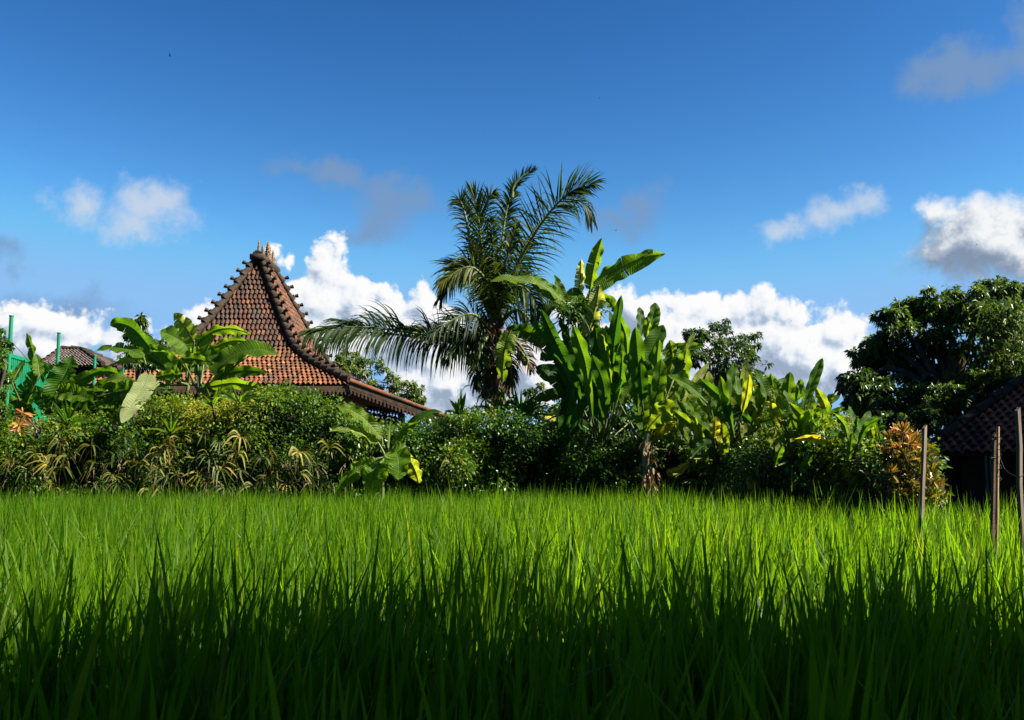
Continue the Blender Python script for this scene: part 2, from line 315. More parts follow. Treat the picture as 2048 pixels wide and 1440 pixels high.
# ------------------------------------------------------------------ rice
def rice():
    mb = MB(); sp = .19
    ys = np.arange(.7, 16.6, sp); hx = []; hy = []
    for y in ys:
        w = .56*y+1.3; xs = np.arange(-w, w, sp); hx.append(xs+rng.uniform(-.05, .05, len(xs))); hy.append(np.full(len(xs), y)+rng.uniform(-.06, .06, len(xs)))
    hx = np.concatenate(hx); hy = np.concatenate(hy); px = 1024+hx/np.maximum(hy, .5)*2000
    ok = (hy < edgeY(px)+.35) & (np.hypot(hx, hy) > .75); hx, hy = hx[ok], hy[ok]
    for lo, hi, nb, seg, ws in ((0, 4, 30, 7, 1.6), (4, 8, 28, 5, 1.25), (8, 12, 26, 4, 1.1), (12, 18, 24, 3, 1.15)):
        s = (hy >= lo) & (hy < hi); X, Y = hx[s], hy[s]; n = len(X)*nb
        X = np.repeat(X, nb); Y = np.repeat(Y, nb); hh = np.repeat(rng.normal(1, .07, len(X)//nb), nb)
        th = rng.uniform(0, 2*math.pi, n); L = rng.uniform(.56, .90, n)*hh; L *= np.where(rng.random(n) < .05, 1.12, 1)
        lean = np.abs(rng.normal(.05, .08, n)); bend = np.abs(rng.normal(.07, .10, n))*np.where(rng.random(n) < .06, 3., 1)
        w = rng.uniform(.009, .0155, n)*ws; bx = X+rng.normal(0, .035, n); by = Y+rng.normal(0, .035, n)
        wind = np.array([.03, 0.])
        dx, dy = np.cos(th), np.sin(th); fa = th+rng.normal(math.pi/2, .9, n); sx, sy = np.cos(fa), np.sin(fa)
        u = np.linspace(0, 1, seg+1); z0 = rng.uniform(0, .12, n)
        pts = []; 
        for uu in u:
            out = L*(lean*uu+bend*uu**2.6); hz = L*np.sqrt(np.maximum(.03, 1-(lean+bend*uu**1.6)**2*.8))*uu
            c = np.stack([bx+dx*out+wind[0]*uu*uu, by+dy*out, hz+z0], -1)
            wp = w*np.interp(uu, [0, .25, .55, .8, 1], [.45, .9, 1, .7, .03])*.5
            sd = np.stack([sx, sy, 0*sx], -1)*wp[:, None]
            pts += [c-sd, c+sd]
        V = np.stack(pts, 1); kk = 2*(seg+1); b = np.arange(n)[:, None]*kk
        F = np.concatenate([b+[2*q, 2*q+1, 2*q+3, 2*q+2] for q in range(seg)])
        R = np.clip(rng.normal(.5, .17, n)+np.repeat(rng.normal(0, .14, len(X)//nb), nb), 0, .92); R = np.where(rng.random(n) < .02, rng.uniform(.93, 1, n), R)
        t = np.zeros((n, kk, 3)); t[:, :, 0] = R[:, None]; t[:, :, 1] = np.repeat(u, 2); t[:, :, 2] = .5
        mb.add(V.reshape(-1, 3), F, t.reshape(-1, 3))
    mb.build('rice_plants', M['rice'], label='dense bright green young rice plants filling the paddy in the foreground', cat='rice', kind='stuff')
rice()

# ------------------------------------------------------------------ big leaf blades
PROF = {'banana': ([0, .03, .10, .25, .5, .75, .88, .96, 1], [.05, .5, .82, .97, 1, .80, .5, .2, .01]),
        'paddle': ([0, .05, .18, .4, .65, .85, .95, 1], [.03, .2, .6, .92, 1, .72, .38, .01]),
        'strap': ([0, .2, .5, .8, 1], [.6, .9, 1, .6, .01])}
def blade(mb, pts, width, roll=0., fold=.25, droop=0., tear=0., wave=.04, R=.5, prof='banana', n=30, ref=(0, -1, .15), rib=None, ribr=.012, twist=0.):
    """one big leaf: a midrib curve with two half blades, folded, waved and torn along its veins"""
    C = spline(pts, 60); L = np.linalg.norm(np.diff(C, axis=0), axis=1).sum(); T = nrm(np.gradient(C, axis=0))
    S = np.cross(T, np.asarray(ref, float)); bad = np.linalg.norm(S, axis=1) < .15; S[bad] = np.array([1, 0, 0.]); S = nrm(S); N = np.cross(S, T)
    r = roll+np.linspace(0, twist, 60); S, N = S*np.cos(r)[:, None]+N*np.sin(r)[:, None], N*np.cos(r)[:, None]-S*np.sin(r)[:, None]
    uu = np.linspace(0, 1, 60); ip = lambda A, t: np.stack([np.interp(t, uu, A[:, q]) for q in range(3)], -1)
    W2 = width/2
    for sd in (-1, 1):
        cuts = [0.]; x = 0
        if tear > 0:
            while True:
                x += rng.exponential(.16/tear/2+.02)+.025
                if x > .96: break
                cuts.append(x)
        cuts.append(1.)
        ph = rng.uniform(0, 6.3); ph2 = rng.uniform(0, 6.3)
        for a0, a1 in zip(cuts[:-1], cuts[1:]):
            k = max(2, int(round((a1-a0)*n))+1); t = np.linspace(a0, a1, k)
            dseg = rng.normal(0, .22)*min(1, tear*1.5) if tear else 0; gap = min(.45, rng.uniform(.04, .28)*tear*1.4) if tear else 0; cm = (a0+a1)/2
            cols = (0, .3, .65, 1.)
            rows = []; tt = []
            for a in cols:
                te = cm+(t-cm)*(1-gap*a*a) if len(cuts) > 2 else t
                te = np.clip(te+.035*a*(1-t), 0, 1)
                w = np.interp(te, *PROF[prof])*W2; c = ip(C, te*.5+t*.5); Sx = ip(S, t); Nx = ip(N, t); T_ = ip(T, t)
                an = fold+dseg*a+wave*4*a*np.sin(7*t*3+ph)
                off = Sx*(sd*w*a*np.cos(an))[:, None]+Nx*(w*a*np.sin(an))[:, None]+T_*(.12*w*a)[:, None]
                off[:, 2] -= droop*w*a*a+abs(dseg)*.5*w*a*a
                off += Nx*(wave*W2*a*np.sin(33*t+ph2))[:, None]*.6
                rows.append(c+off); q = np.zeros((k, 3)); q[:, 0] = np.clip(R, 0, 1); q[:, 1] = t*max(.4, L)+.1*a; q[:, 2] = a; tt.append(q)
            V = np.stack(rows, 1); tq = np.stack(tt, 1); nc = len(cols)
            i, j = np.meshgrid(np.arange(k-1), np.arange(nc-1), indexing='ij')
            mb.add(V.reshape(-1, 3), np.stack([i*nc+j, i*nc+j+1, (i+1)*nc+j+1, (i+1)*nc+j], -1).reshape(-1, 4), tq.reshape(-1, 3))
    if rib is not None: tube(rib, C[::4]+N[::4]*-.004, [ribr, ribr*.8, ribr*.25], 5)

def plant(name, label, cat, crown, base, Y, specs, mat='banana', group=None, stemr=.07, stem2=None, petr=.016, prof='banana', ydepth=.5, petbase=None, lw=1., fill=None):
    """crown/base in picture coordinates at distance Y; every leaf is [points..., width px, options]"""
    cp = at(crown[0], crown[1], Y); bp = at(base[0], base[1], Y); bp[2] = max(0., min(bp[2], .05)) if base[1] > 940 else bp[2]
    root = thing(name, bp, label, cat, group)
    st = MB(); mid = (cp+bp)/2+np.array([rng.normal(0, .04), 0, 0]); tube(st, [bp, mid, cp], [stemr*1.25, stemr, stemr*.5], 10, n=10)
    st.build('stem', M['stem'], root)
    specs = list(specs)
    if fill:                                         # extra leaves: (count, x0, x1, y0, y1, length, width, tone)
        for _ in range(fill[0]):
            x = rng.uniform(fill[1], fill[2]); y = rng.uniform(fill[3], fill[4]); l_ = fill[5]*rng.uniform(.6, 1.2); a = rng.normal(0, .42)+(x-crown[0])/260
            if prof == 'banana': a = rng.choice([-1, 1])*rng.uniform(.5, 1.7)
            dx, dz = math.sin(a)*l_, math.cos(a)*l_; bn = rng.normal(0, .08)*l_
            specs.append(([(x-dx*.5, y+dz*.5), (x+bn, y), (x+dx*.5, y-dz*.5+abs(dx)*.15)], fill[6]*rng.uniform(.7, 1.25), dict(R=float(np.clip(rng.normal(fill[7], .16), 0, .93)), tear=.35 if prof == 'banana' else .05, dy=rng.uniform(-.5, .4))))
    for sp in specs:
        pts, w, o = sp[0], sp[1], (sp[2] if len(sp) > 2 else {})
        dy = o.get('dy', rng.uniform(-ydepth, ydepth)); m = len(pts); d2 = o.get('dy2', dy+rng.uniform(-.3, .3))
        P = [at(x, y, Y+dy*(.3 if m == 1 else 1)*(k_+.6)/(m-.4)*.0+dy+(d2-dy)*k_/(m-1)) for k_, (x, y) in enumerate(pts)]
        mb = MB(); rb = MB(); sc = Y/2000
        blade(mb, P, w*sc*1.12*lw, o.get('roll', rng.normal(0, .35)), o.get('fold', .28), o.get('droop', 0.), max(o.get('tear', .0), .3 if mat == 'banana' and w > 12 else .0), o.get('wave', .05), o.get('R', rng.uniform(.3, .8)), o.get('prof', prof), o.get('n', 30), rib=rb, ribr=petr*.75)
        pb = cp if petbase is None else at(*petbase, Y)
        pb = pb+np.array([rng.normal(0, .03), rng.normal(0, .03), 0]); s = P[0]; d = nrm(P[1]-P[0])
        if o.get('pet', True): tube(rb, [pb, (pb+s)/2+np.array([0, 0, .1*np.linalg.norm(s-pb)])*.3, s, s+d*.02], [petr*1.5, petr, petr*.9], 6, n=8)
        lf = mb.build('leaf', M[o.get('mat', mat)], root)
        rb.build('midrib', M['stem'], lf)
        if o.get('label'): lf['label'] = o['label']
    return root

# left bananas -------------------------------------------------------
plant('banana_plant', 'banana plant with short bright upright leaves standing just left of the pyramid roof', 'banana plant', (376, 770), (374, 950), 17.7, [
    ([(388, 684), (372, 656), (348, 626)], 34, dict(R=.85, roll=.3, fold=.15)),
    ([(388, 722), (367, 687), (342, 671), (321, 662)], 44, dict(R=.7, roll=-.3, tear=.2)),
    ([(398, 750), (407, 716), (426, 668)], 34, dict(R=.45, roll=.5)),
    ([(374, 742), (364, 727), (356, 716)], 28, dict(R=.8, roll=.2)),
    ([(380, 735), (383, 712), (392, 694)], 26, dict(R=.6))], fill=(6, 320, 420, 680, 760, 85, 24, .6), group='banana plants behind the left hedge')
plant('banana_plant', 'banana plant whose long arching leaves reach right across the pyramid roof', 'banana plant', (400, 800), (398, 950), 17.5, [
    ([(392, 690), (428, 662), (465, 657), (502, 667)], 26, dict(R=.72, roll=-.9, tear=.8, dy=.5)),
    ([(409, 717), (440, 690), (470, 681), (498, 683)], 26, dict(R=.75, roll=-.8, tear=.5, dy=.3)),
    ([(424, 750), (445, 727), (475, 708), (517, 698), (556, 709)], 46, dict(R=.62, roll=.45, fold=.2, tear=.15, dy=-.2)),
    ([(420, 773), (467, 766), (513, 775), (556, 792)], 24, dict(R=.66, roll=-.75, tear=.2, dy=-.3)),
    ([(424, 779), (451, 787), (478, 806)], 22, dict(R=.92, tear=.5)),
    ([(395, 745), (380, 720), (377, 700)], 24, dict(R=.5))], fill=(5, 390, 500, 700, 790, 90, 22, .6), group='banana plants behind the left hedge')
plant('banana_plant', 'banana plant with a pale leaf hanging down over the left hedge', 'banana plant', (304, 780), (300, 950), 17.6, [
    ([(350, 745), (305, 700), (270, 660), (240, 646), (220, 650)], 36, dict(R=.35, roll=.6, tear=.15, dy=.3)),
    ([(340, 740), (297, 720), (255, 722), (214, 733)], 24, dict(R=.82, roll=-.8, tear=.3)),
    ([(288, 716), (253, 699), (217, 697), (184, 704)], 26, dict(R=.6, roll=-.7, tear=.9)),
    ([(267, 767), (232, 759), (201, 770), (164, 796)], 26, dict(R=.84, roll=-.7, tear=.2)),
    ([(299, 747), (286, 777), (264, 812), (243, 846)], 36, dict(R=1., roll=.25, fold=.12, tear=.1, dy=-.5, dy2=-1.75, label='pale grey green leaf hanging straight down')),
    ([(250, 757), (219, 743), (171, 747)], 22, dict(R=.4, roll=.5)),
    ([(290, 780), (262, 790), (225, 812)], 22, dict(R=.2)),
    ([(296, 775), (330, 778), (350, 800)], 20, dict(R=.25))], group='banana plants behind the left hedge')
plant('banana_plant', 'banana plant at the left edge with one tall upright leaf before the green fence', 'banana plant', (40, 830), (34, 950), 17.4, [
    ([(74, 750), (66, 707), (54, 665)], 22, dict(R=.6, roll=.4)),
    ([(78, 752), (76, 730), (72, 708)], 20, dict(R=.7)),
    ([(27, 755), (12, 741), (-14, 732)], 34, dict(R=.85, roll=.6)),
    ([(23, 765), (36, 742), (50, 719)], 14, dict(R=.25)),
    ([(31, 824), (58, 778), (83, 749), (108, 732)], 50, dict(R=.35, roll=.3, tear=.9)),
    ([(20, 820), (5, 800), (-20, 790)], 40, dict(R=.2)),
    ([(30, 830), (10, 850), (-10, 870)], 26, dict(R=.3)),
    ([(45, 840), (55, 800), (50, 770)], 30, dict(R=.5))], group='banana plants behind the left hedge', fill=(4, -20, 60, 800, 850, 90, 34, .3), stemr=.05)
plant('banana_plant', 'banana plant with tattered half brown leaves between the green fence and the pale leaf', 'banana plant', (100, 835), (98, 950), 17.5, [
    ([(102, 818), (117, 772), (133, 740), (144, 712)], 48, dict(R=.4, roll=-.2, tear=.95)),
    ([(98, 818), (103, 790), (112, 765)], 30, dict(R=.9, roll=.5, tear=.8, mat='dead')),
    ([(105, 815), (140, 775), (175, 752), (205, 740)], 26, dict(R=.25, tear=.6)),
    ([(110, 820), (150, 790), (190, 780)], 30, dict(R=.1)),
    ([(120, 822), (160, 808), (196, 818)], 16, dict(R=.5)),
    ([(95, 820), (80, 790), (60, 775)], 30, dict(R=.2, tear=.5))], group='banana plants behind the left hedge', fill=(12, 120, 270, 770, 840, 90, 34, .28), stemr=.05)
# small front banana -------------------------------------------------
plant('banana_plant', 'young banana plant with drooping leaves standing at the rice edge before the hedge', 'banana plant', (771, 915), (772, 1010), 15.1, [
    ([(764, 878), (732, 842), (704, 822), (671, 812)], 30, dict(R=.8, roll=-.5, dy=.0, dy2=-.2, wave=.1)),
    ([(757, 886), (726, 870), (694, 860), (658, 863)], 22, dict(R=.84, roll=-.75, dy=0, dy2=-.3, wave=.1)),
    ([(776, 898), (779, 868), (782, 840)], 5, dict(R=.8, wave=0)),
    ([(788, 894), (803, 872), (828, 845), (856, 827), (883, 823)], 22, dict(R=.4, roll=.6, dy=.3)),
    ([(790, 886), (812, 857), (840, 843)], 14, dict(R=.75, roll=-.5, dy=0)),
    ([(782, 899), (792, 905), (797, 930), (796, 960)], 46, dict(R=.7, roll=.1, fold=.15, dy=-.3, dy2=-.7, wave=.08)),
    ([(806, 908), (822, 925), (832, 945), (838, 966)], 34, dict(R=.9, roll=-.6, dy=-.1)),
    ([(744, 920), (722, 932), (700, 952), (670, 982)], 30, dict(R=.74, roll=.55, dy=-.1, wave=.09)),
    ([(766, 920), (757, 932), (748, 960), (741, 1000)], 46, dict(R=.66, roll=0, fold=.2, dy=-.2, dy2=-.5, wave=.08))], stemr=.035, petr=.014)
# central big banana --------------------------------------------------
cb_ = plant('banana_plant', 'tall banana plant rising above all others, its top leaf pointing right into the sky', 'banana plant', (1172, 610), (1172, 960), 17., [
    ([(1180, 580), (1189, 529), (1204, 476)], 30, dict(R=.72, roll=.4, fold=.5)),
    ([(1186, 576), (1215, 551), (1243, 534), (1288, 514), (1330, 507)], 42, dict(R=.66, roll=-.75, tear=.35, dy=-.2)),
    ([(1130, 606), (1095, 578), (1067, 566), (1017, 558), (979, 563)], 30, dict(R=.8, roll=-.7, tear=.45)),
    ([(1125, 600), (1090, 575), (1055, 552)], 28, dict(R=.35, roll=.4)),
    ([(1135, 612), (1121, 580), (1108, 550)], 19, dict(R=.75)),
    ([(1156, 592), (1161, 555), (1163, 518)], 22, dict(R=.97, roll=.4, tear=.9)),
    ([(1198, 572), (1192, 610), (1180, 645), (1166, 672)], 34, dict(R=.93, roll=-.3, tear=1., dy=-.6)),
    ([(1094, 689), (1055, 664), (1013, 657)], 32, dict(R=.3, roll=.5, tear=.4)),
    ([(1022, 660), (1011, 690), (1007, 725), (1006, 765)], 34, dict(R=.8, roll=-.6, tear=.9, pet=False)),
    ([(1143, 804), (1113, 758), (1071, 742)], 30, dict(R=.12)),
    ([(1120, 827), (1096, 840), (1077, 862)], 16, dict(R=1.)),
    ([(1166, 827), (1146, 836), (1127, 849)], 17, dict(R=.8)),
    ([(1150, 640), (1110, 610), (1085, 640)], 30, dict(R=.15)),
    ([(1160, 620), (1150, 590), (1130, 600)], 30, dict(R=.45)),
    ([(1180, 600), (1215, 600), (1235, 625)], 26, dict(R=.55, tear=.6)),
    ([(1140, 780), (1100, 790), (1068, 800)], 24, dict(R=.15)),
    ([(1150, 700), (1110, 700), (1080, 720)], 34, dict(R=.1))], stemr=.11)
# paddle leaved clumps --------------------------------------------------
def clump(label, crowns, Y, specs, **k):
    bx, by = crowns
    return plant('heliconia_clump', label, 'heliconia', (bx, by), (bx, 975), Y, specs, mat='paddle', prof='paddle', group='paddle leaved clumps right of the palm', **k)
clump('tall dark green heliconia clump directly under the tall banana top', (1200, 905), 16.2, [
    ([(1185, 838), (1172, 735), (1160, 690), (1147, 652)], 28, dict(R=.6, roll=.5, dy=-.6)),
    ([(1208, 850), (1185, 770), (1160, 720), (1143, 686)], 36, dict(R=.5, roll=.3, dy=-.4)),
    ([(1212, 838), (1206, 765), (1184, 710)], 26, dict(R=.45, dy=-.5)),
    ([(1224, 800), (1227, 697), (1243, 590)], 27, dict(R=.25, roll=.6, dy=.1)),
    ([(1204, 820), (1197, 708), (1189, 640)], 30, dict(R=.15, dy=.4)),
    ([(1166, 815), (1132, 727), (1082, 618)], 27, dict(R=.25, roll=.4, dy=.3)),
    ([(1143, 790), (1105, 689), (1067, 642)], 25, dict(R=.4, roll=.5, dy=.2)),
    ([(1174, 795), (1143, 689), (1120, 634)], 28, dict(R=.15, dy=.5)),
    ([(1235, 800), (1243, 743), (1245, 700)], 30, dict(R=.5, dy=-.3)),
    ([(1254, 740), (1252, 674), (1235, 626)], 26, dict(R=.65, roll=.7)),
    ([(1224, 775), (1212, 704), (1197, 664)], 24, dict(R=.8, roll=.9)),
    ([(1160, 800), (1120, 750), (1070, 735)], 28, dict(R=.1, dy=.5)),
    ([(1215, 790), (1215, 720), (1212, 650)], 30, dict(R=.2, dy=.3)),
    ([(1180, 800), (1150, 760), (1110, 720)], 30, dict(R=.1, dy=.4)),
    ([(1240, 810), (1258, 760), (1262, 700)], 26, dict(R=.3, dy=.3)),
    ([(1190, 870), (1160, 850), (1130, 870)], 24, dict(R=.2, dy=0)),
    ([(1220, 780), (1235, 690), (1218, 620)], 26, dict(R=.2, dy=.5))], fill=(10, 1120, 1250, 700, 850, 130, 26, 0.3), petr=.013)
clump('bright upright heliconia clump with broad rounded leaf tips right of the dark clump', (1290, 900), 15.8, [
    ([(1275, 818), (1276, 727), (1271, 654)], 30, dict(R=.55, roll=.3, dy=-.4)),
    ([(1285, 775), (1300, 708), (1327, 650)], 38, dict(R=.6, roll=.2, dy=-.3)),
    ([(1300, 684), (1306, 640), (1310, 605)], 26, dict(R=.6, roll=-.3, dy=.2)),
    ([(1281, 676), (1281, 645), (1279, 614)], 19, dict(R=.5, dy=.3)),
    ([(1285, 806), (1283, 770), (1281, 725)], 26, dict(R=.3, dy=-.5)),
    ([(1304, 826), (1317, 773), (1323, 718)], 27, dict(R=.66, dy=-.6)),
    ([(1292, 680), (1296, 655), (1301, 626)], 22, dict(R=.8, roll=1., dy=.1)),
    ([(1296, 857), (1320, 830), (1349, 803)], 40, dict(R=.82, roll=.1, dy=-.5)),
    ([(1323, 706), (1365, 692), (1410, 691)], 20, dict(R=.62, roll=-.7, prof='banana', tear=.3)),
    ([(1346, 762), (1361, 718), (1378, 700)], 30, dict(R=.5, dy=.1)),
    ([(1369, 714), (1378, 690), (1389, 664)], 11, dict(R=.9)),
    ([(1330, 770), (1345, 720), (1340, 680)], 30, dict(R=.82, tear=.5, dy=.3)),
    ([(1262, 800), (1262, 750), (1250, 710)], 24, dict(R=.4, dy=.3)),
    ([(1340, 800), (1352, 770), (1372, 740)], 30, dict(R=.6, dy=.3)),
    ([(1300, 800), (1300, 740), (1310, 700)], 28, dict(R=.3, dy=.3))], fill=(20,1265,1370,720,860,95,26,.76), petr=.012)
clump('light green heliconia clump behind the creepers in front of the round topped tree', (1440, 925), 15.1, [
    ([(1469, 876), (1452, 808), (1425, 780), (1399, 757)], 20, dict(R=.5, roll=.5, dy=-.5)),
    ([(1466, 866), (1452, 808), (1441, 752)], 19, dict(R=.75, dy=-.4)),
    ([(1463, 830), (1462, 773), (1469, 725)], 26, dict(R=.65, dy=0)),
    ([(1482, 868), (1482, 804), (1486, 756)], 29, dict(R=.55, dy=.1)),
    ([(1508, 850), (1505, 798), (1498, 755)], 25, dict(R=.6, dy=.3)),
    ([(1524, 840), (1512, 804), (1492, 786)], 20, dict(R=.85, dy=-.2)),
    ([(1420, 810), (1380, 773), (1335, 749)], 23, dict(R=.74, roll=-.3, prof='banana', dy=-.4)),
    ([(1365, 818), (1389, 766), (1419, 724)], 18, dict(R=.92, prof='banana', tear=.3)),
    ([(1375, 860), (1368, 830), (1354, 799)], 22, dict(R=.5)),
    ([(1389, 850), (1393, 815), (1397, 786)], 29, dict(R=.78)),
    ([(1511, 856), (1492, 836), (1462, 813)], 16, dict(R=.45, dy=-.5)),
    ([(1428, 880), (1430, 858), (1431, 833)], 20, dict(R=.95, dy=-.6)),
    ([(1431, 878), (1445, 876), (1459, 866)], 18, dict(R=.97, dy=-.6)),
    ([(1380, 918), (1399, 898), (1422, 880)], 22, dict(R=.25, dy=-.7)),
    ([(1400, 860), (1410, 820), (1412, 780)], 26, dict(R=.7, dy=.4)),
    ([(1430, 850), (1425, 800), (1415, 765)], 22, dict(R=.95, dy=.4)),
    ([(1450, 880), (1440, 840), (1436, 800)], 26, dict(R=.4, dy=.3)),
    ([(1530, 850), (1528, 800), (1520, 775)], 24, dict(R=.4, dy=.4))], fill=(46,1360,1550,775,900,110,24,.78), petr=.012)
clump('heliconia clump with a tall thin leaf standing highest against the white cloud', (1590, 925), 13.3, [
    ([(1578, 840), (1576, 792), (1580, 744)], 27, dict(R=.72, roll=.2)),
    ([(1562, 806), (1556, 780), (1548, 756)], 16, dict(R=.55)),
    ([(1591, 806), (1597, 782), (1602, 758)], 18, dict(R=.55)),
    ([(1610, 815), (1626, 765), (1645, 716)], 20, dict(R=.6, roll=.2)),
    ([(1620, 832), (1648, 806), (1680, 792)], 17, dict(R=.5, roll=-.3)),
    ([(1559, 842), (1578, 825), (1601, 819)], 13, dict(R=.75, dy=-.4)),
    ([(1594, 870), (1607, 843), (1627, 819)], 19, dict(R=.7, dy=-.4)),
    ([(1613, 875), (1632, 843), (1652, 819)], 20, dict(R=.6, dy=-.2)),
    ([(1629, 878), (1648, 856), (1672, 835)], 17, dict(R=.55, dy=-.2)),
    ([(1549, 850), (1550, 832), (1557, 812)], 22, dict(R=.8)),
    ([(1588, 879), (1626, 876), (1668, 889)], 14, dict(R=1., dy=-.8, dy2=-.9, pet=False, roll=-.5)),
    ([(1549, 934), (1555, 912), (1566, 890)], 16, dict(R=.65, dy=-.8)),
    ([(1604, 948), (1612, 928), (1627, 908)], 17, dict(R=.6, dy=-.8)),
    ([(1584, 982), (1594, 966), (1611, 955)], 24, dict(R=.4, dy=-.8)),
    ([(1570, 860), (1562, 830), (1540, 800)], 20, dict(R=.5, dy=.3)),
    ([(1640, 850), (1660, 830), (1690, 815)], 15, dict(R=.4, dy=.3)),
    ([(1600, 850), (1612, 812), (1618, 782)], 16, dict(R=.35, dy=.4)),
    ([(1650, 870), (1670, 850), (1700, 838)], 16, dict(R=.5, dy=.2))], fill=(34,1545,1690,800,900,85,20,.78), petr=.011)
clump('small bright heliconia at the right end just left of the orange croton', (1712, 925), 11.8, [
    ([(1709, 896), (1722, 862), (1740, 821)], 20, dict(R=.66)),
    ([(1712, 880), (1706, 845), (1698, 811)], 14, dict(R=.6)),
    ([(1712, 896), (1738, 865), (1771, 852)], 16, dict(R=.6, roll=-.3)),
    ([(1715, 892), (1732, 855), (1758, 837)], 15, dict(R=.5)),
    ([(1696, 878), (1688, 850), (1671, 829)], 15, dict(R=.7)),
    ([(1712, 902), (1740, 894), (1774, 892)], 9, dict(R=.85)),
    ([(1700, 890), (1680, 870), (1660, 862)], 14, dict(R=.5)),
    ([(1705, 892), (1712, 862), (1716, 835)], 16, dict(R=.35, dy=.3))], fill=(8,1680,1760,850,895,55,14,.76), petr=.01, stemr=.04)
# yellow fallen leaves --------------------------------------------------
def loose(pts, Y, w, R, label):
    mb = MB(); rb = MB(); P = [at(x, y, Y+.1*k) for k, (x, y) in enumerate(pts)]
    blade(mb, P, w*Y/2000, rng.normal(0, .3), .3, 0, .25, .06, R, 'banana', rib=rb); o = mb.build('fallen_leaf', M['paddle'], None, label=label, cat='leaf', group='yellowing leaves caught low in the creepers')
    rb.build('midrib', M['stem'], o)
loose([(1333, 948), (1355, 942), (1379, 925)], 14.9, 20, .99, 'bright yellow curled leaf lying low beside the dead banana stem')
loose([(1364, 967), (1385, 962), (1405, 968)], 14.9, 10, .75, 'narrow green leaf lying flat just above the rice')
loose([(1399, 952), (1418, 943), (1438, 946)], 14.9, 10, .7, 'narrow green leaf lying in the creepers right of the yellow curled leaf')
loose([(1527, 1010), (1511, 980), (1488, 954)], 13.6, 28, .97, 'large yellow and brown leaf leaning down into the rice edge')
# dead banana stem
mb = MB(); Yq = 14.9; tube(mb, [at(1302, 1010, Yq), at(1297, 950, Yq), at(1292, 905, Yq), at(1296, 862, Yq)], [.09, .08, .07, .05], 10, n=14)
dst = mb.build('dead_banana_stem', M['stem'], None, label='pale shaggy dying banana stem rising from the rice edge', cat='stem')
mb = MB(); n_ = 90; u = rng.random(n_); P = np.stack([np.interp(u, [0, .5, 1], [at(1302, 1005, Yq)[q], at(1296, 930, Yq)[q], at(1293, 870, Yq)[q]]) for q in range(3)], -1)+rng.normal(0, .05, (n_, 3))*[1, .6, .2]+[0, -.06, 0]
leaves(mb, P, np.stack([rng.normal(0, .5, n_), rng.normal(-.3, .3, n_), -np.ones(n_)], -1), rng.uniform(.08, .2, n_), .035, rng.uniform(.7, 1, n_), .3)
mb.build('dead_sheaths', M['dead'], dst)

# ------------------------------------------------------------------ coconut palm
def frond(root, pts, Ll, nl=46, droop=.6, R=.4, Y=18., spread=1.0, tipw=.5, up=0., dys=None, mat='palm', gl=1.0, sidebias=(1, 1)):
    dys = dys or [0]*len(pts); P = [at(x, y, Y+d) for (x, y), d in zip(pts, dys)]; C = spline(P, 60); T = nrm(np.gradient(C, axis=0)); 
    S = np.cross(T, [0, -1, .25]); S = nrm(S); N = np.cross(S, T); Lm = Ll*Y/2000
    mb = MB(); sg = 5
    for sd in (-1, 1):
        n = int(nl*1.25); t = np.linspace(.10, .995, n)+rng.normal(0, .003, n); t = np.clip(t, 0, 1); idx = t*59; i0 = idx.astype(int).clip(0, 58); fr = (idx-i0)[:, None]
        c = C[i0]*(1-fr)+C[i0+1]*fr; Tt = T[i0]; Ss = S[i0]; Nn = N[i0]
        ln = Lm*np.interp(t, [0, .15, .4, .7, .9, 1], [.55, .9, 1, .85, .6, .4])*rng.uniform(.82, 1.1, n)*sidebias[0 if sd < 0 else 1]
        ang = np.interp(t, [0, .5, 1], [1.15, .95, .35])*spread+rng.normal(0, .07, n)
        dr = droop*rng.uniform(.7, 1.3, n); w = rng.uniform(.009, .018, n)*gl; ang = ang+np.interp(np.arange(n), np.arange(0, n+4, 4), rng.normal(0, .16, len(np.arange(0, n+4, 4)))); dr = dr*np.interp(np.arange(n), np.arange(0, n+5, 5), rng.uniform(.4, 1.7, len(np.arange(0, n+5, 5))))
        D = Tt*np.cos(ang)[:, None]+Ss*(sd*np.sin(ang))[:, None]+Nn*rng.normal(.22, .14, n)[:, None]; D = nrm(D)
        side = nrm(np.cross(D, Nn+rng.normal(0, .35, (n, 3)))); rows = []; p = c.copy(); d = D.copy()
        for k_ in range(sg+1):
            ww = w*np.interp(k_/sg, [0, .2, .6, 1], [.5, 1, .8, .04]); rows += [p-side*ww[:, None], p+side*ww[:, None]]
            d = nrm(d+np.array([0, 0, -1.])*(dr*.42*(k_+1)/sg)[:, None]+np.array([0, 0, up*.1])); p = p+d*(ln/sg)[:, None]
        V = np.stack(rows, 1); kk = 2*(sg+1); b = np.arange(n)[:, None]*kk; Fq = np.concatenate([b+[2*q, 2*q+1, 2*q+3, 2*q+2] for q in range(sg)])
        tt = np.zeros((n, kk, 3)); tt[:, :, 0] = np.clip(R+rng.normal(0, .1, n), 0, 1)[:, None]; tt[:, :, 1] = np.repeat(np.linspace(0, 1, sg+1), 2); tt[:, :, 2] = .5
        mb.add(V.reshape(-1, 3), Fq, tt.reshape(-1, 3))
    o = mb.build('frond', M[mat], root); rb = MB(); tube(rb, C[::5], [.045, .025, .006], 6); rb.build('rachis', M['stem'], o); return o
pb_ = at(992, 960, 18); pb_[2] = 0
palm = thing('coconut_palm', pb_, 'coconut palm with ragged upright fronds and one long frond reaching left towards the pyramid roof', 'palm tree')
cz = (988, 655)
def fr(pts, L, **k): frond(palm, pts, L, **k)
fr([(985, 668), (937, 680), (844, 668), (750, 655), (680, 655), (613, 668)], 92, nl=84, droop=1.9, R=.38, dys=[0, -.1, -.4, -.7, -.9, -1.2], gl=1.1)
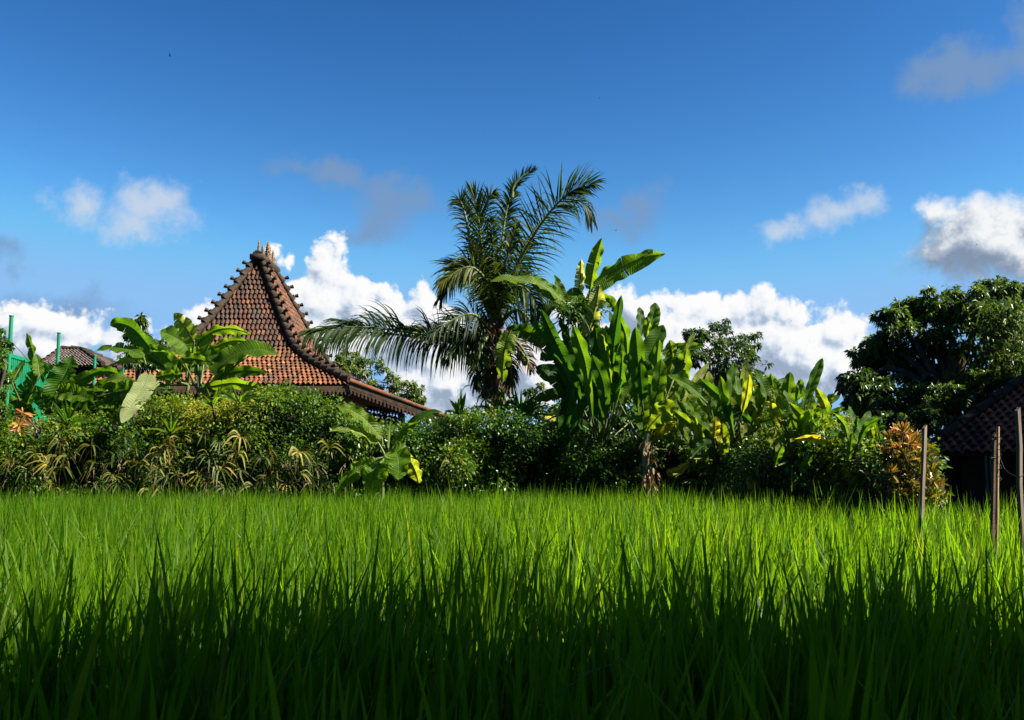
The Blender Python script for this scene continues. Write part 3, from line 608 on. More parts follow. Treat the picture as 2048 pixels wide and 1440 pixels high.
fr([(985, 660), (937, 686), (850, 676), (760, 666), (690, 668), (640, 690)], 84, nl=70, droop=2.2, R=.3, dys=[0, .1, .1, 0, -.1, -.2])
fr([(985, 675), (930, 682), (860, 672), (799, 657)], 45, nl=40, droop=1.0, R=.85, dys=[0, .2, .3, .4])
fr([(992, 640), (1012, 580), (1050, 500), (1099, 425), (1144, 382), (1188, 368)], 92, nl=58, droop=.55, R=.4, dys=[0, 0, -.2, -.4, -.6, -.9])
fr([(995, 640), (1022, 560), (1062, 470), (1110, 415), (1160, 400), (1184, 440)], 84, nl=54, droop=2.3, R=.45, dys=[0, .2, .3, .4, .5, .6])
fr([(988, 640), (996, 560), (1006, 470), (1014, 420), (1026, 376)], 50, nl=50, droop=.9, R=.4, dys=[0, .1, .2, .3, .3])
fr([(1024, 395), (1028, 372), (1046, 352), (1067, 339)], 30, nl=16, droop=.1, R=.35, spread=.7)
fr([(984, 640), (970, 560), (962, 480), (956, 430), (947, 385)], 74, nl=40, droop=.12, R=.4, dys=[0, -.2, -.3, -.3, -.2], spread=.62)
fr([(984, 645), (966, 540), (962, 450), (975, 400), (990, 385)], 55, nl=32, droop=.9, R=.5, dys=[0, .3, .5, .6, .5])
fr([(986, 650), (950, 540), (935, 450), (924, 408), (917, 400)], 48, nl=40, droop=1.1, R=.45, dys=[0, -.3, -.5, -.5, -.5])
fr([(1005, 645), (985, 580), (950, 537), (918, 540), (880, 568)], 70, nl=56, droop=1.5, R=.72, dys=[0, -.4, -.7, -.8, -.9])
fr([(1000, 640), (975, 570), (940, 535), (905, 545), (880, 600)], 72, nl=56, droop=1.3, R=.35, dys=[0, -.1, -.2, -.3, -.3])
fr([(995, 640), (1010, 585), (1040, 572), (1070, 597), (1086, 650)], 75, nl=54, droop=1.2, R=.45, dys=[0, -.4, -.6, -.6, -.5])
fr([(985, 665), (950, 630), (915, 635), (862, 668)], 66, nl=40, droop=1.3, R=.2, dys=[0, -.5, -.7, -.9])
fr([(985, 670), (955, 660), (925, 680), (895, 720)], 60, nl=36, droop=1.3, R=.2, dys=[0, -.3, -.4, -.5])
fr([(990, 640), (988, 560), (985, 480), (980, 440)], 62, nl=40, droop=2.4, R=.4, dys=[0, -.3, -.5, -.5])
fr([(992, 640), (1002, 560), (1018, 500), (1035, 455)], 62, nl=40, droop=2.4, R=.6, dys=[0, -.4, -.6, -.6])
fr([(992, 640), (1012, 590), (1040, 530), (1065, 480)], 60, nl=34, droop=2.2, R=.3, dys=[0, .2, .3, .3])
fr([(990, 650), (975, 590), (960, 520), (940, 480)], 58, nl=34, droop=2.2, R=.3, dys=[0, .3, .5, .6])
fr([(998, 650), (1030, 620), (1060, 640), (1078, 690)], 55, nl=36, droop=1.3, R=.3, dys=[0, -.3, -.4, -.4])
fr([(984, 660), (965, 690), (955, 730), (950, 775)], 50, nl=34, droop=1.8, R=.25, dys=[0, -.4, -.5, -.5])
fr([(996, 655), (1015, 690), (1022, 730), (1022, 770)], 46, nl=30, droop=1.8, R=.3, dys=[0, -.4, -.5, -.5])
fr([(1000, 665), (1030, 680), (1052, 710), (1062, 740)], 40, nl=26, droop=1.2, R=.6, mat='dead', dys=[0, .2, .3, .3])
fr([(985, 690), (972, 730), (968, 770), (966, 790)], 26, nl=16, droop=1.2, R=.2, mat='dead', dys=[0, -.2, -.2, -.2])
fr([(1003, 690), (1018, 725), (1020, 760), (1016, 785)], 30, nl=20, droop=1.2, R=.5, mat='dead', dys=[0, -.2, -.2, -.2])
mb = MB(); tube(mb, [pb_, at(990, 860, 18), at(992, 800, 18), at(988, 740, 18), at(988, 670, 18), at(990, 600, 18)], [.17, .11, .10, .14, .13, .05], 14, n=40)
for k_ in range(34):
    u = rng.random(); a = rng.uniform(0, 6.28); c = at(989, 800-u*150, 18); d = np.array([math.cos(a), math.sin(a), 0]); l_ = rng.uniform(.2, .55)
    tube(mb, [c+d*.1, c+d*(.1+l_*.28)+[0, 0, l_*.45], c+d*(.1+l_*.55)+[0, 0, l_*.9]], [.06, .035, .01], 5, n=5)
mb.build('trunk', M['bark'], palm)
mb = MB(); n_ = 220; c = np.stack([at(x, y, 18+rng.uniform(-.3, .2)) for x, y in zip(rng.normal(990, 14, n_), rng.uniform(640, 800, n_))])
leaves(mb, c, np.stack([rng.normal(0, .6, n_), rng.normal(0, .6, n_), -np.ones(n_)*rng.uniform(.2, 1, n_)], -1), rng.uniform(.15, .5, n_), rng.uniform(.02, .07, n_), rng.random(n_), .2, .3)
mb.build('dead_sheaths', M['dead'], palm)
for (x, y) in ((939, 722), (950, 733), (962, 716), (1000, 722), (1012, 730), (1040, 712), (974, 728), (1050, 722)):
    mb = MB(); c = at(x, y, 17.7); nu, nv = 12, 8; th, ph = np.meshgrid(np.linspace(0, math.pi, nv), np.linspace(0, 2*math.pi, nu, endpoint=False), indexing='ij')
    r_ = .075; V = c+np.stack([np.sin(th)*np.cos(ph)*r_*(1+.06*np.cos(3*ph)), np.sin(th)*np.sin(ph)*r_, np.cos(th)*r_*1.2], -1)
    i, j = np.meshgrid(np.arange(nv-1), np.arange(nu), indexing='ij'); mb.add(V, np.stack([i*nu+j, i*nu+(j+1) % nu, (i+1)*nu+(j+1) % nu, (i+1)*nu+j], -1).reshape(-1, 4), (.5, 0, 0))
    mb.build('coconut', M['coconut'], palm)

# ------------------------------------------------------------------ trees
def tree(name, label, cat, base, top, blobs, Y=None, nclump=18, nleaf=60, ls=.1, asp=.42, mat='tree', bark='bark', tr=.12, group=None, world=False, droop=.35, Rm=.45, spread=.55, limbs=True):
    """blobs in picture units (x, y, rx, ry, dY) at distance Y, or in metres (x, y, z, rx, ry, rz) when world"""
    if world: bp = np.array([base[0], base[1], 0.]); tp = np.array(top, float)
    else: bp = at(*base, Y); bp[2] = 0.; tp = at(*top, Y)
    root = thing(name, bp, label, cat, group); tk = MB(); cr = MB()
    mid = (bp+tp)/2+rng.normal(0, .08, 3)*[1, 1, 0]; tube(tk, [bp, mid, tp], [tr*1.3, tr, tr*.6], 9, n=12)
    for bl in blobs:
        if world: c = np.array(bl[:3], float); r = np.array(bl[3:6], float)
        else:
            dY = bl[4] if len(bl) > 4 else rng.uniform(-.6, .6); c = at(bl[0], bl[1], Y+dY); s = Y/2000; r = np.array([bl[2]*s, (bl[2]+bl[3])*.5*s, bl[3]*s])
        if limbs: tube(tk, [mid*.4+tp*.6, (tp+c)/2+rng.normal(0, .1, 3), c], [tr*.5, tr*.3, tr*.1], 6, n=8)
        nc = nclump; d = nrm(rng.normal(0, 1, (nc, 3))); q = rng.uniform(.35, 1.15, nc)[:, None]**.6; cc = c+d*q*r
        rc = rng.uniform(.14, .28, nc)*r.mean()
        for k_ in range(nc):
            m_ = int(nleaf*rng.uniform(.5, 1.3)); dd = nrm(rng.normal(0, 1, (m_, 3))+np.array([0, 0, .25])+d[k_]*.5)
            P = cc[k_]+dd*(rng.uniform(.2, 1., m_)**.6*rc[k_])[:, None]*[1.25, 1.25, .8]
            D = nrm(dd*[1, 1, .5]+rng.normal(0, spread, (m_, 3))+[0, 0, -droop]); L_ = ls*rng.uniform(.6, 1.25, m_)
            Rr = np.clip(Rm+rng.normal(0, .14)+rng.normal(0, .14, m_)+.25*dd[:, 2]*.3, 0, 1); leaves(cr, P, D, L_, L_*asp, Rr, .15, .22)
        if limbs:
            for k_ in range(0, nc, 2): tube(tk, [c, (c+cc[k_])/2+rng.normal(0, .04, 3), cc[k_]], [tr*.14, tr*.05], 4, n=4, caps=False)
    tk.build('trunk', M[bark], root); cr.build('crown', M[mat], root, smooth=False); return root
tree('broadleaf_tree', 'dark round topped tree with airy crown standing alone right of centre behind the heliconias', 'tree', (1425, 900), (1428, 735), 
     [(1440, 672, 38, 34), (1420, 700, 46, 26), (1490, 690, 32, 30), (1462, 712, 46, 32), (1392, 672, 22, 12), (1500, 735, 36, 30), (1440, 745, 36, 24), (1518, 765, 22, 22), (1475, 765, 34, 22), (1388, 715, 20, 14)],
     26, 17, 58, .13, .36, 'tree', 'palebark', .10, Rm=.42)
tree('broadleaf_tree', 'small dark tree peeking up between the banana leaves left of the pyramid roof', 'tree', (282, 900), (280, 720),
     [(280, 645, 13, 14), (272, 670, 22, 18), (285, 695, 26, 18), (312, 692, 22, 14), (262, 715, 24, 20), (300, 720, 28, 18)], 24, 14, 50, .14, .34, 'tree', 'bark', .09, Rm=.45)
tree('leafy_bush', 'light green airy bush tree behind the sloping porch roof of the pyramid roofed house', 'tree', (770, 900), (765, 790),
     [(695, 715, 26, 14), (740, 735, 30, 20), (715, 760, 30, 24), (768, 765, 36, 22), (810, 780, 32, 16), (835, 795, 16, 12), (760, 800, 50, 20), (690, 740, 20, 20)], 37, 15, 48, .17, .4, 'light_tree', 'palebark', .09, Rm=.55)
tree('creeper_column', 'dark green creeper mass at the far left edge beside the first green post', 'bush', (-6, 900), (-4, 740),
     [(2, 680, 18, 22), (-4, 715, 24, 26), (6, 745, 16, 24), (-20, 700, 26, 40), (-4, 785, 26, 36), (-8, 830, 26, 40)], 16.5, 16, 55, .07, .45, 'creeper', 'bark', .06)
tree('grey_shrub_tree', 'small greyish tree seen through the gap right of the coconut palm trunk', 'tree', (1080, 900), (1080, 830),
     [(1070, 785, 18, 20), (1092, 805, 26, 26), (1065, 820, 18, 18), (1110, 830, 26, 26)], 24, 13, 50, .10, .4, 'tree', 'palebark', .07, Rm=.6)
tree('large_tree', 'large dark dense tree at the right edge towering over the tiled shed', 'tree', (1900, 900), (1890, 740),
     [(1788, 640, 30, 26), (1830, 622, 34, 28), (1882, 606, 40, 32), (1850, 665, 60, 44), (1930, 610, 44, 34), (1960, 660, 70, 54), (1992, 588, 38, 34), (2040, 600, 50, 40), (2035, 670, 60, 60),
      (1768, 690, 30, 28), (1742, 712, 32, 24), (1795, 725, 60, 46), (1870, 735, 70, 54), (1718, 768, 32, 26), (1760, 795, 50, 36), (1830, 800, 66, 44), (1905, 800, 66, 50), (1715, 805, 26, 20), (1790, 835, 60, 30), (2100, 680, 70, 70), (1985, 770, 80, 50)],
     21, 28, 66, .155, .34, 'tree', 'bark', .22, Rm=.62, droop=.6)
tree('broadleaf_shrub', 'olive green bushy shrub crown resting just above the roof of the tiled shed', 'shrub', (1985, 900), (1975, 800),
     [(1925, 765, 40, 18), (1975, 755, 42, 20), (1900, 790, 40, 22), (1950, 785, 46, 24), (2010, 750, 26, 14), (1880, 815, 36, 22)], 19.5, 16, 60, .12, .36, 'light_tree', 'bark', .08, Rm=.25)
tree('thicket_bush', 'dark thicket closing the gap behind the stems of the tall heliconia clumps', 'bush', (1220, 930), (1220, 850),
     [(1130, 845, 40, 34), (1180, 830, 44, 44), (1230, 840, 46, 46), (1280, 850, 46, 44), (1330, 850, 40, 44), (1200, 890, 60, 34), (1290, 900, 60, 34), (1150, 740, 30, 60), (1200, 720, 30, 60), (1250, 770, 34, 50), (1100, 870, 30, 20)], 18.4, 22, 60, .12, .42, 'creeper', 'bark', .08, Rm=.3)
tree('thicket_bush', 'dark thicket under the large tree just left of the tiled shed roof', 'bush', (1790, 930), (1790, 880),
     [(1740, 868, 40, 26), (1790, 865, 44, 30), (1840, 870, 44, 30), (1700, 880, 30, 20), (1810, 900, 60, 24), (1840, 845, 44, 28), (1780, 850, 40, 24), (1895, 905, 44, 36, 4), (1850, 925, 50, 30, 2)], 18.5, 20, 60, .12, .42, 'tree', 'bark', .08, Rm=.4)
# bare pale branches of a second tree at the right edge
mb = MB(); Yb = 19.8
for pts, r_ in (([(2012, 745), (2025, 700), (2048, 655)], .05), ([(1984, 745), (1988, 700), (1995, 660)], .035), ([(2025, 700), (2020, 670), (2028, 640)], .03), ([(1985, 745), (1975, 700), (1968, 670)], .025)):
    tube(mb, [at(x, y, Yb) for x, y in pts], [r_, r_*.6], 7, n=8)
rt = thing('slender_tree', at(1998, 800, Yb)*[1, 1, 0], 'slender pale stemmed tree rising through the big dark crown at the right edge', 'tree')
tube(mb, [at(1998, 800, Yb)*[1, 1, 0], at(1998, 800, Yb), at(1998, 745, Yb)], [.07, .06, .05], 8, n=8); mb.build('trunk', M['palebark'], rt)
cr = MB(); n_ = 2600; c = np.stack([at(x, y, Yb+rng.uniform(-.6, .5)) for x, y in zip(rng.normal(2010, 28, n_), rng.uniform(600, 745, n_))])
leaves(cr, c, rng.normal(0, 1, (n_, 3))+[0, 0, -.6], rng.uniform(.1, .2, n_), .05, np.clip(rng.normal(.6, .2, n_), 0, 1), .15, .2); cr.build('crown', M['tree'], rt, smooth=False)

# ------------------------------------------------------------------ hedges
def hedge(name, label, cat, cols, Y0, mats, ncl, nleaf, ls, group=None, Rm=.5, asp=.6, bottom=1012, depth=1.0, rc=(.14, .3), core=True, yb=.0):
    """cols: (px, top py). Clumps of small leaves over a bulging hedge face and its top"""
    px = np.array([c[0] for c in cols], float); ty = np.array([c[1] for c in cols], float)
    root = thing(name, at((px[0]+px[-1])/2, 1000, Y0((px[0]+px[-1])/2))*[1, 1, 0], label, cat, group); fo = MB()
    lump = lambda x, y: .42*math.sin(x*.021+1.3)*math.cos(y*.03)+.26*math.sin(x*.053+y*.041)+.15*math.sin(x*.11-y*.09)
    for q in range(ncl):
        x = rng.uniform(px[0], px[-1]); t = np.interp(x, px, ty); y = t+(bottom-t)*rng.random()**1.15; Y = Y0(x)+.35+lump(x, y)+rng.uniform(-.05, .35)
        if rng.random() < .16: y = t+rng.uniform(-4, 6); Y = Y0(x)+.35+rng.uniform(0, depth)
        c = at(x, y, Y); c[2] = max(c[2], .15); r = rng.uniform(*rc); m_ = int(nleaf*rng.uniform(.6, 1.4)); big_ = rng.choice([.75, 1, 1, 1.25, 1.7]); m_ = int(m_/big_**1.3); dd = nrm(rng.normal(0, 1, (m_, 3))+[0, -.5, .3])
        P = c+dd*(rng.uniform(.25, 1, m_)**.5*r)[:, None]; D = nrm(dd+rng.normal(0, .6, (m_, 3))+[0, 0, -.25]); L_ = ls*big_*rng.uniform(.6, 1.3, m_)
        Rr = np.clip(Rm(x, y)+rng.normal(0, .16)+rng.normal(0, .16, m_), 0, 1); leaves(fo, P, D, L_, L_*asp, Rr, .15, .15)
    # outgrowing shoots on top
    for q in range(int((px[-1]-px[0])/9)):
        x = rng.uniform(px[0], px[-1]); t = np.interp(x, px, ty); Y = Y0(x)+.3+rng.uniform(0, depth); c = at(x, t+6, Y); h = rng.uniform(.1, .38); m_ = 16; u = rng.random(m_); lean = rng.normal(0, .25, 2)
        P = c+np.stack([lean[0]*u*h, lean[1]*u*h, u*h], -1)+rng.normal(0, .02, (m_, 3)); leaves(fo, P, rng.normal(0, 1, (m_, 3))+[0, 0, .3], ls*rng.uniform(.7, 1.3, m_), ls*asp, np.clip(Rm(x, t)+.15+rng.normal(0, .15, m_), 0, 1))
    fo.build('foliage', M[mats], root, smooth=False)
    if name == 'hedge' or 'sunlit' in label:
        dm = MB(); m_ = int((px[-1]-px[0])*.45); x = rng.uniform(px[0], px[-1], m_); y = rng.uniform(895, 1005, m_)
        P = np.stack([at(a_, b_, Y0(a_)+.1+lump(a_, b_)+rng.uniform(-.2, .1)) for a_, b_ in zip(x, y)]); D = np.stack([rng.normal(0, .45, m_), rng.normal(-.2, .3, m_), -rng.uniform(.3, 1, m_)], -1)
        leaves(dm, P, D, rng.uniform(.10, .32, m_), rng.uniform(.012, .035, m_), rng.random(m_), .3, .3); dm.build('dead_leaves', M['dead'], root, smooth=False)
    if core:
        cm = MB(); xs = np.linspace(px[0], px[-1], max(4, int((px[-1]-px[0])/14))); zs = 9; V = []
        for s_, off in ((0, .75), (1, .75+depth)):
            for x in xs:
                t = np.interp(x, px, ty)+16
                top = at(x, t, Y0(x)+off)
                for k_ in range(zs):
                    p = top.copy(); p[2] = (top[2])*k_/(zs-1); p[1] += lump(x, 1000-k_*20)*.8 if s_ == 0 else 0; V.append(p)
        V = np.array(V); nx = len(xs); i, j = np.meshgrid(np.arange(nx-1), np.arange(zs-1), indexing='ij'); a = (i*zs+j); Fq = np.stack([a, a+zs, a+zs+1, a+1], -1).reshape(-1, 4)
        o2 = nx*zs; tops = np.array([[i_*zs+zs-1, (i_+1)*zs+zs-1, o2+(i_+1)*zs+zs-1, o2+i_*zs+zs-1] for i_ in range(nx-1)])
        cm.add(V, np.concatenate([Fq, Fq+o2, tops]), (.3, 0, 0)); cm.build('shade_core', M['dark'], root)  # added dark core inside the hedge, blocks light and blackens the gaps
    return root
Yf = lambda x: float(edgeY(x))
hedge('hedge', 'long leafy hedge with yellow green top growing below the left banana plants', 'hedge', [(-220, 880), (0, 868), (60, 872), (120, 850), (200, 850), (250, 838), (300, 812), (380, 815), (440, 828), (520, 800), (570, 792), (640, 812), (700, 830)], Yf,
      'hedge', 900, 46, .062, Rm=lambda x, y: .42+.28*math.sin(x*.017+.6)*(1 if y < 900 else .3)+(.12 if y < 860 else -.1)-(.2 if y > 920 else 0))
hedge('creeper_hedge', 'rounded dark creeper covered mounds between the young banana and the palm', 'hedge', [(690, 850), (740, 870), (800, 872), (830, 866), (880, 862), (930, 845), (1000, 842), (1040, 850), (1070, 865)], Yf,
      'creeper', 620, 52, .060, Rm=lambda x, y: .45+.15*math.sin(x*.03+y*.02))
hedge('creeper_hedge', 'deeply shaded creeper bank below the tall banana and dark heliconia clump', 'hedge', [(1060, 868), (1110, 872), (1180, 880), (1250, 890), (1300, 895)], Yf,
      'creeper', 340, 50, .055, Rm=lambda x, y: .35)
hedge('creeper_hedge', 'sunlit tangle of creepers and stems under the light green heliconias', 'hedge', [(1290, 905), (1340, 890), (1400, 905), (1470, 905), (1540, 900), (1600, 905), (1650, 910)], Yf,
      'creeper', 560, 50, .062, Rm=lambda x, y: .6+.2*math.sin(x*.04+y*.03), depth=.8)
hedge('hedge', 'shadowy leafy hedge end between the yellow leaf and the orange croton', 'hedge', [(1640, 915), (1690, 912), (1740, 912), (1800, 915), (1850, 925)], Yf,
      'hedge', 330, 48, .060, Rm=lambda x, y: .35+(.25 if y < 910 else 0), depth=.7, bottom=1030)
for (x0, x1, tp) in ((1258, 1345, 740), (1340, 1560, 800), (1540, 1690, 830)):      # foliage among the heliconias
    hedge('vine_tangle', {1258: 'loose green vines climbing among the bright upright heliconia clump', 1340: 'loose green vines filling between the light green heliconias', 1540: 'loose green vines around the heliconia clump with the thin tall leaf'}[x0], 'vine',
          [(x0, tp+25), ((x0+x1)/2, tp), (x1, tp+20)], lambda x: Yf(x)+.3, 'hedge', int((x1-x0)*.26), 30, .065, Rm=lambda x, y: .62, bottom=900, core=False, rc=(.08, .2), depth=.5)

# fan leaves on the hedge face (each its own plant)
def fan_mesh(seed, yellow):
    r = np.random.default_rng(seed); mb = MB(); nl = int(r.integers(7, 12)); a0 = r.uniform(-.3, .3)
    for k_ in range(nl):
        a = a0+(k_/(nl-1)-.5)*r.uniform(3.0, 4.2); L = r.uniform(.19, .30)
        d = np.array([math.sin(a), -.55, -math.cos(a)*.9+.15]); d /= np.linalg.norm(d)
        p = [np.zeros(3), d*L*.5+[0, 0, .03], d*L+[0, 0, -.06-.05*r.random()]]
        blade(mb, p, r.uniform(.022, .036), r.normal(0, .5), .2, 0, 0, .03, float(np.clip(r.normal(.50 if yellow else .28, .16), 0, 1)), 'strap', 7, ref=(0, -1, .6))
    tube(mb, [[0, .28, -.22], [0, .12, -.02], [0, 0, 0]], [.006, .004], 4, (.3, .5, 0), n=5)
    return mb
FANS = [fan_mesh(100+k_, k_ < 6) for k_ in range(9)]
src = {}
def put_fan(i, x, y, Y, sc, rz, label, grp):
    c = at(x, y, Y)
    if i not in src: o = FANS[i].build('fan_palm_leaf', M['fan'], None); src[i] = o
    else: o = src[i].copy(); COL.objects.link(o)
    o.location = c; o.scale = (sc,)*3; o.rotation_euler = (rng.normal(0, .25), rng.normal(0, .3), rz); tag(o, label, 'fan palm leaf', grp)
spots = [(140, 905), (120, 918), (200, 925), (205, 960), (190, 965), (160, 985), (120, 935), (230, 900), (225, 950), (240, 975), (270, 895), (275, 930), (310, 940), (325, 905), (330, 960), (350, 945), (345, 895), (365, 880), (385, 910), (400, 945),
         (290, 980), (315, 975), (415, 915), (440, 890), (470, 900), (455, 930), (490, 935), (520, 915), (540, 900), (500, 970), (560, 930), (590, 905), (600, 945), (580, 970), (450, 975), (385, 975), (85, 925), (95, 965), (60, 945), (70, 905), (40, 970),
         (630, 925), (640, 960), (655, 900), (250, 870), (480, 875), (410, 868), (120, 880), (30, 915), (15, 945), (175, 890), (545, 965), (105, 985)]
for q, (x, y) in enumerate(spots):
    put_fan(int(rng.integers(0, 6)) if rng.random() < .66 else int(rng.integers(6, 9)), x+rng.normal(0, 4), y+rng.normal(0, 4), Yf(x)+rng.uniform(-.62, -.25), rng.uniform(.8, 1.25), rng.normal(0, .5),
            'yellowing fan shaped palm leaf with drooping fingers on the dark face of the left hedge', 'fan palm leaves along the left hedge')
put_fan(0, 905, 925, Yf(905)-.2, 1.25, 0, 'single yellow fan palm leaf on the dark creeper mound right of the young banana', None)
for q, (x, y) in enumerate([(1630, 985), (1690, 960), (1700, 985), (1655, 1000), (1740, 975), (1760, 1000), (1790, 985), (1720, 940), (1670, 930), (1770, 950), (1640, 960)]):
    put_fan(int(rng.integers(4, 9)), x, y, Yf(x)-.15, rng.uniform(.7, 1.0), rng.normal(0, .5), 'greenish fan palm leaf low on the hedge left of the orange croton', 'fan palm leaves at the right hedge end')

# strap leaved dracaenas
def strap(name, label, x, y, Y, n, L, w, R=.35, mat='paddle', group=None, up=1.0):
    c = at(x, y, Y); b_ = c+[0, .75, -.7]; root = thing(name, b_, label, 'plant', group); mb = MB(); st = MB(); tube(st, [b_, c+[0, .25, -.3], c], [.03, .02], 6, n=6); st.build('stem', M['bark'], root)
    for k_ in range(n):
        a = rng.uniform(0, 6.28); e = rng.uniform(.2, 1.3)*up; l_ = L*rng.uniform(.7, 1.15); d = np.array([math.cos(a)*math.cos(e), math.sin(a)*math.cos(e), math.sin(e)])
        blade(mb, [c, c+d*l_*.5, c+d*l_+[0, 0, -.22*l_*math.cos(e)]], w, rng.normal(0, .6), .2, 0, 0, .02, np.clip(R+rng.normal(0, .12), 0, 1), 'strap', 8)
    mb.build('leaves', M[mat], root)
strap('dracaena', 'dark spiky dracaena on the hedge top right of the coconut palm trunk', 1042, 838, 16.8, 30, .62, .05, .3)
strap('dracaena', 'smaller dark spiky dracaena at the foot of the coconut palm trunk', 1000, 822, 16.9, 20, .5, .045, .3)
strap('canna_shoot', 'few upright green leaves on the hedge top left of the palm trunk', 920, 832, 16.6, 8, .42, .07, .5, up=1.2)
strap('spiky_plant', 'spiky light green strap plant poking out of the left hedge centre', 342, 868, 15.8, 18, .42, .035, .7)
strap('spiky_plant', 'spiky strap plant on the hedge top before the house eave', 478, 808, 15.9, 18, .45, .035, .6)
strap('spiky_plant', 'dark strap plant on the left hedge below the tattered banana', 135, 850, 15.8, 22, .5, .045, .3)
strap('spiky_plant', 'thin upright strap plant growing left of the pale hanging leaf foot', 425, 812, 15.9, 14, .45, .04, .55)
n_ = 260; mb = MB(); c = np.stack([at(x, y, 16.8+rng.uniform(-.4, .3)) for x, y in zip(1160+30*np.clip(rng.normal(0, .8, n_), -1.2, 1.2), 622+16*np.clip(rng.normal(0, .8, n_), -1.2, 1.2))])
fern = mb; leaves(mb, c, rng.normal(0, 1, (n_, 3))+[0, 0, -.2], rng.uniform(.15, .4, n_), .035, np.clip(rng.normal(.3, .2, n_), 0, 1), .15, .3)
leaves(mb, c+rng.normal(0, .06, (n_, 3)), rng.normal(0, 1, (n_, 3)), .09, .05, np.clip(rng.normal(.5, .2, n_), 0, 1))
mb.build('epiphyte_fern', M['creeper'], None, smooth=False, label='dark bushy fern growing around the crown of the tall banana', cat='fern')

# croton
def croton(label, spots_, Y, ls, w, Rf, group=None, base=None):
    root = thing('croton', at(base[0], base[1], Y)*[1, 1, 0], label, 'shrub', group); mb = MB(); st = MB(); b0 = at(base[0], base[1], Y)*[1, 1, 0 if base[1] >= 1000 else 1]
    for (x, y) in spots_:
        c = at(x, y, Y+rng.uniform(-.3, .3)); tube(st, [b0+[0, .5, 0], (b0+c)/2+[rng.normal(0, .05), .45, 0], c], [.015, .008], 5, n=5); n = int(rng.integers(9, 15)); out = nrm(c-(b0+[0, 0, .6]))
        for k_ in range(n):
            d = nrm(rng.normal(0, .75, 3)+out*.7+[0, -.1, .55]); l_ = ls*rng.uniform(.7, 1.2)
            blade(mb, [c, c+d*l_*.5, c+d*l_+[0, 0, -.12*l_]], w*rng.uniform(.8, 1.2), rng.normal(0, .7), .3, 0, 0, .04, float(np.clip(Rf(y)+rng.normal(0, .17), 0, 1)), 'paddle', 6)
    st.build('stems', M['bark'], root); mb.build('foliage', M['croton'], root)
sp_ = []
while len(sp_) < 170:
    y = rng.uniform(868, 1018); c_ = 1806+(y-868)*.19; hw = np.interp(y, [868, 900, 950, 1018], [12, 38, 48, 42])
    sp_.append((c_+hw*np.clip(rng.normal(0, .6), -1.15, 1.15), y+rng.normal(0, 4)))
croton('orange and yellow leaved croton bush behind the first wooden stake', sp_, 9.9, .12, .022, lambda y: .60 if y < 910 else .36, base=(1825, 1000))
croton('small orange leaved croton sprig at the left end of the hedge', [(40, 838), (46, 826), (38, 850), (33, 858), (50, 832)], 15.5, .16, .035, lambda y: .72, base=(40, 878))

# ------------------------------------------------------------------ pyramid roofed house
def tiles(mb, quad, tw, th, lift=.03, seed=0, cols=5, amp=.036, Rf=None):
    """clay pantiles over a quad (bottom left, bottom right, top right, top left), clipped to the trapezoid"""
    bl, br, tr_, tl = [np.asarray(q, float) for q in quad]; r = np.random.default_rng(seed)
    H = np.linalg.norm((tl+tr_)/2-(bl+br)/2); nr = max(1, int(round(H/th))); U = nrm(br-bl); Nn = nrm(np.cross(U, nrm((tl+tr_)/2-(bl+br)/2)))
    if Nn[2] < 0: Nn = -Nn
    for k_ in range(nr):
        v0 = k_/nr; v1 = min(1, (k_+1.18)/nr); a0, b0 = bl+(tl-bl)*v0, br+(tr_-br)*v0; a1, b1 = bl+(tl-bl)*v1, br+(tr_-br)*v1
        Wd = np.linalg.norm(b0-a0); n = max(1, int(round(Wd/tw))); up = ((a1+b1)/2-(a0+b0)/2); upn = up-U*np.dot(up, U)
        for q in range(n):
            o = a0+U*(q+.5)*Wd/n; wd = Wd/n; top = o+upn
            s1 = np.dot(a1-a0, U); e1 = np.dot(b1-a0, U); xm = (q+.5)*wd
            if xm < s1*.75 or xm > e1+(Wd-e1)*.25: continue
            u = np.linspace(-.5, .5, cols); prof = amp*np.cos(u*2*math.pi*.95+.9)
            j = r.normal(0, .006); lo = o[None]+U*(u*wd*1.04)[:, None]+Nn*(prof+lift+j)[:, None]; hi = top[None]+U*(u*wd*1.04)[:, None]+Nn*(prof*.8+j*.5)[:, None]
            und = lo-Nn*(.022); V = np.concatenate([lo, hi, und]); c = cols
            F = [[i_, i_+1, c+i_+1, c+i_] for i_ in range(c-1)]+[[2*c+i_, 2*c+i_+1, i_+1, i_] for i_ in range(c-1)]
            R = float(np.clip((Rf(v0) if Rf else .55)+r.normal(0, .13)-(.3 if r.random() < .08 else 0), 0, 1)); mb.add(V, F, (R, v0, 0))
HC = np.array([-7.66, 30.7]); 
rings = [(0.05, .95, 7.55), (.52, 1.54, 6.55), (1.0, 2.16, 5.58), (1.48, 2.8, 4.70), (2.08, 3.5, 4.20), (2.80, 4.3, 3.82), (3.55, 5.1, 3.44)]
house = thing('pyramid_roofed_house', (HC[0], HC[1], 0), 'traditional house with a steep orange brown tiled pyramid roof and spiky ridge ornaments', 'house')
def cr_(k_, sx, sy): a, b, z = rings[k_]; return np.array([HC[0]+sx*a, HC[1]+sy*b, z])
mt = MB()
for k_ in range(len(rings)-1):                        # rings go downward
    for si, (c0, c1) in enumerate((((-1, -1), (1, -1)), ((1, -1), (1, 1)), ((1, 1), (-1, 1)), ((-1, 1), (-1, -1)))):
        steep = k_ < 3
        tiles(mt, (cr_(k_+1, *c0), cr_(k_+1, *c1), cr_(k_, *c1), cr_(k_, *c0)), .128, .20, seed=k_*4+si, Rf=(lambda v, s=steep, f=si: (.16 if f == 0 else .42) if s else .56))  # steep tiles darker, front most: weathering plus grazing-sun shade put into the tone
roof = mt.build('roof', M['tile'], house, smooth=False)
mu = MB()                                             # boarding just under the tiles
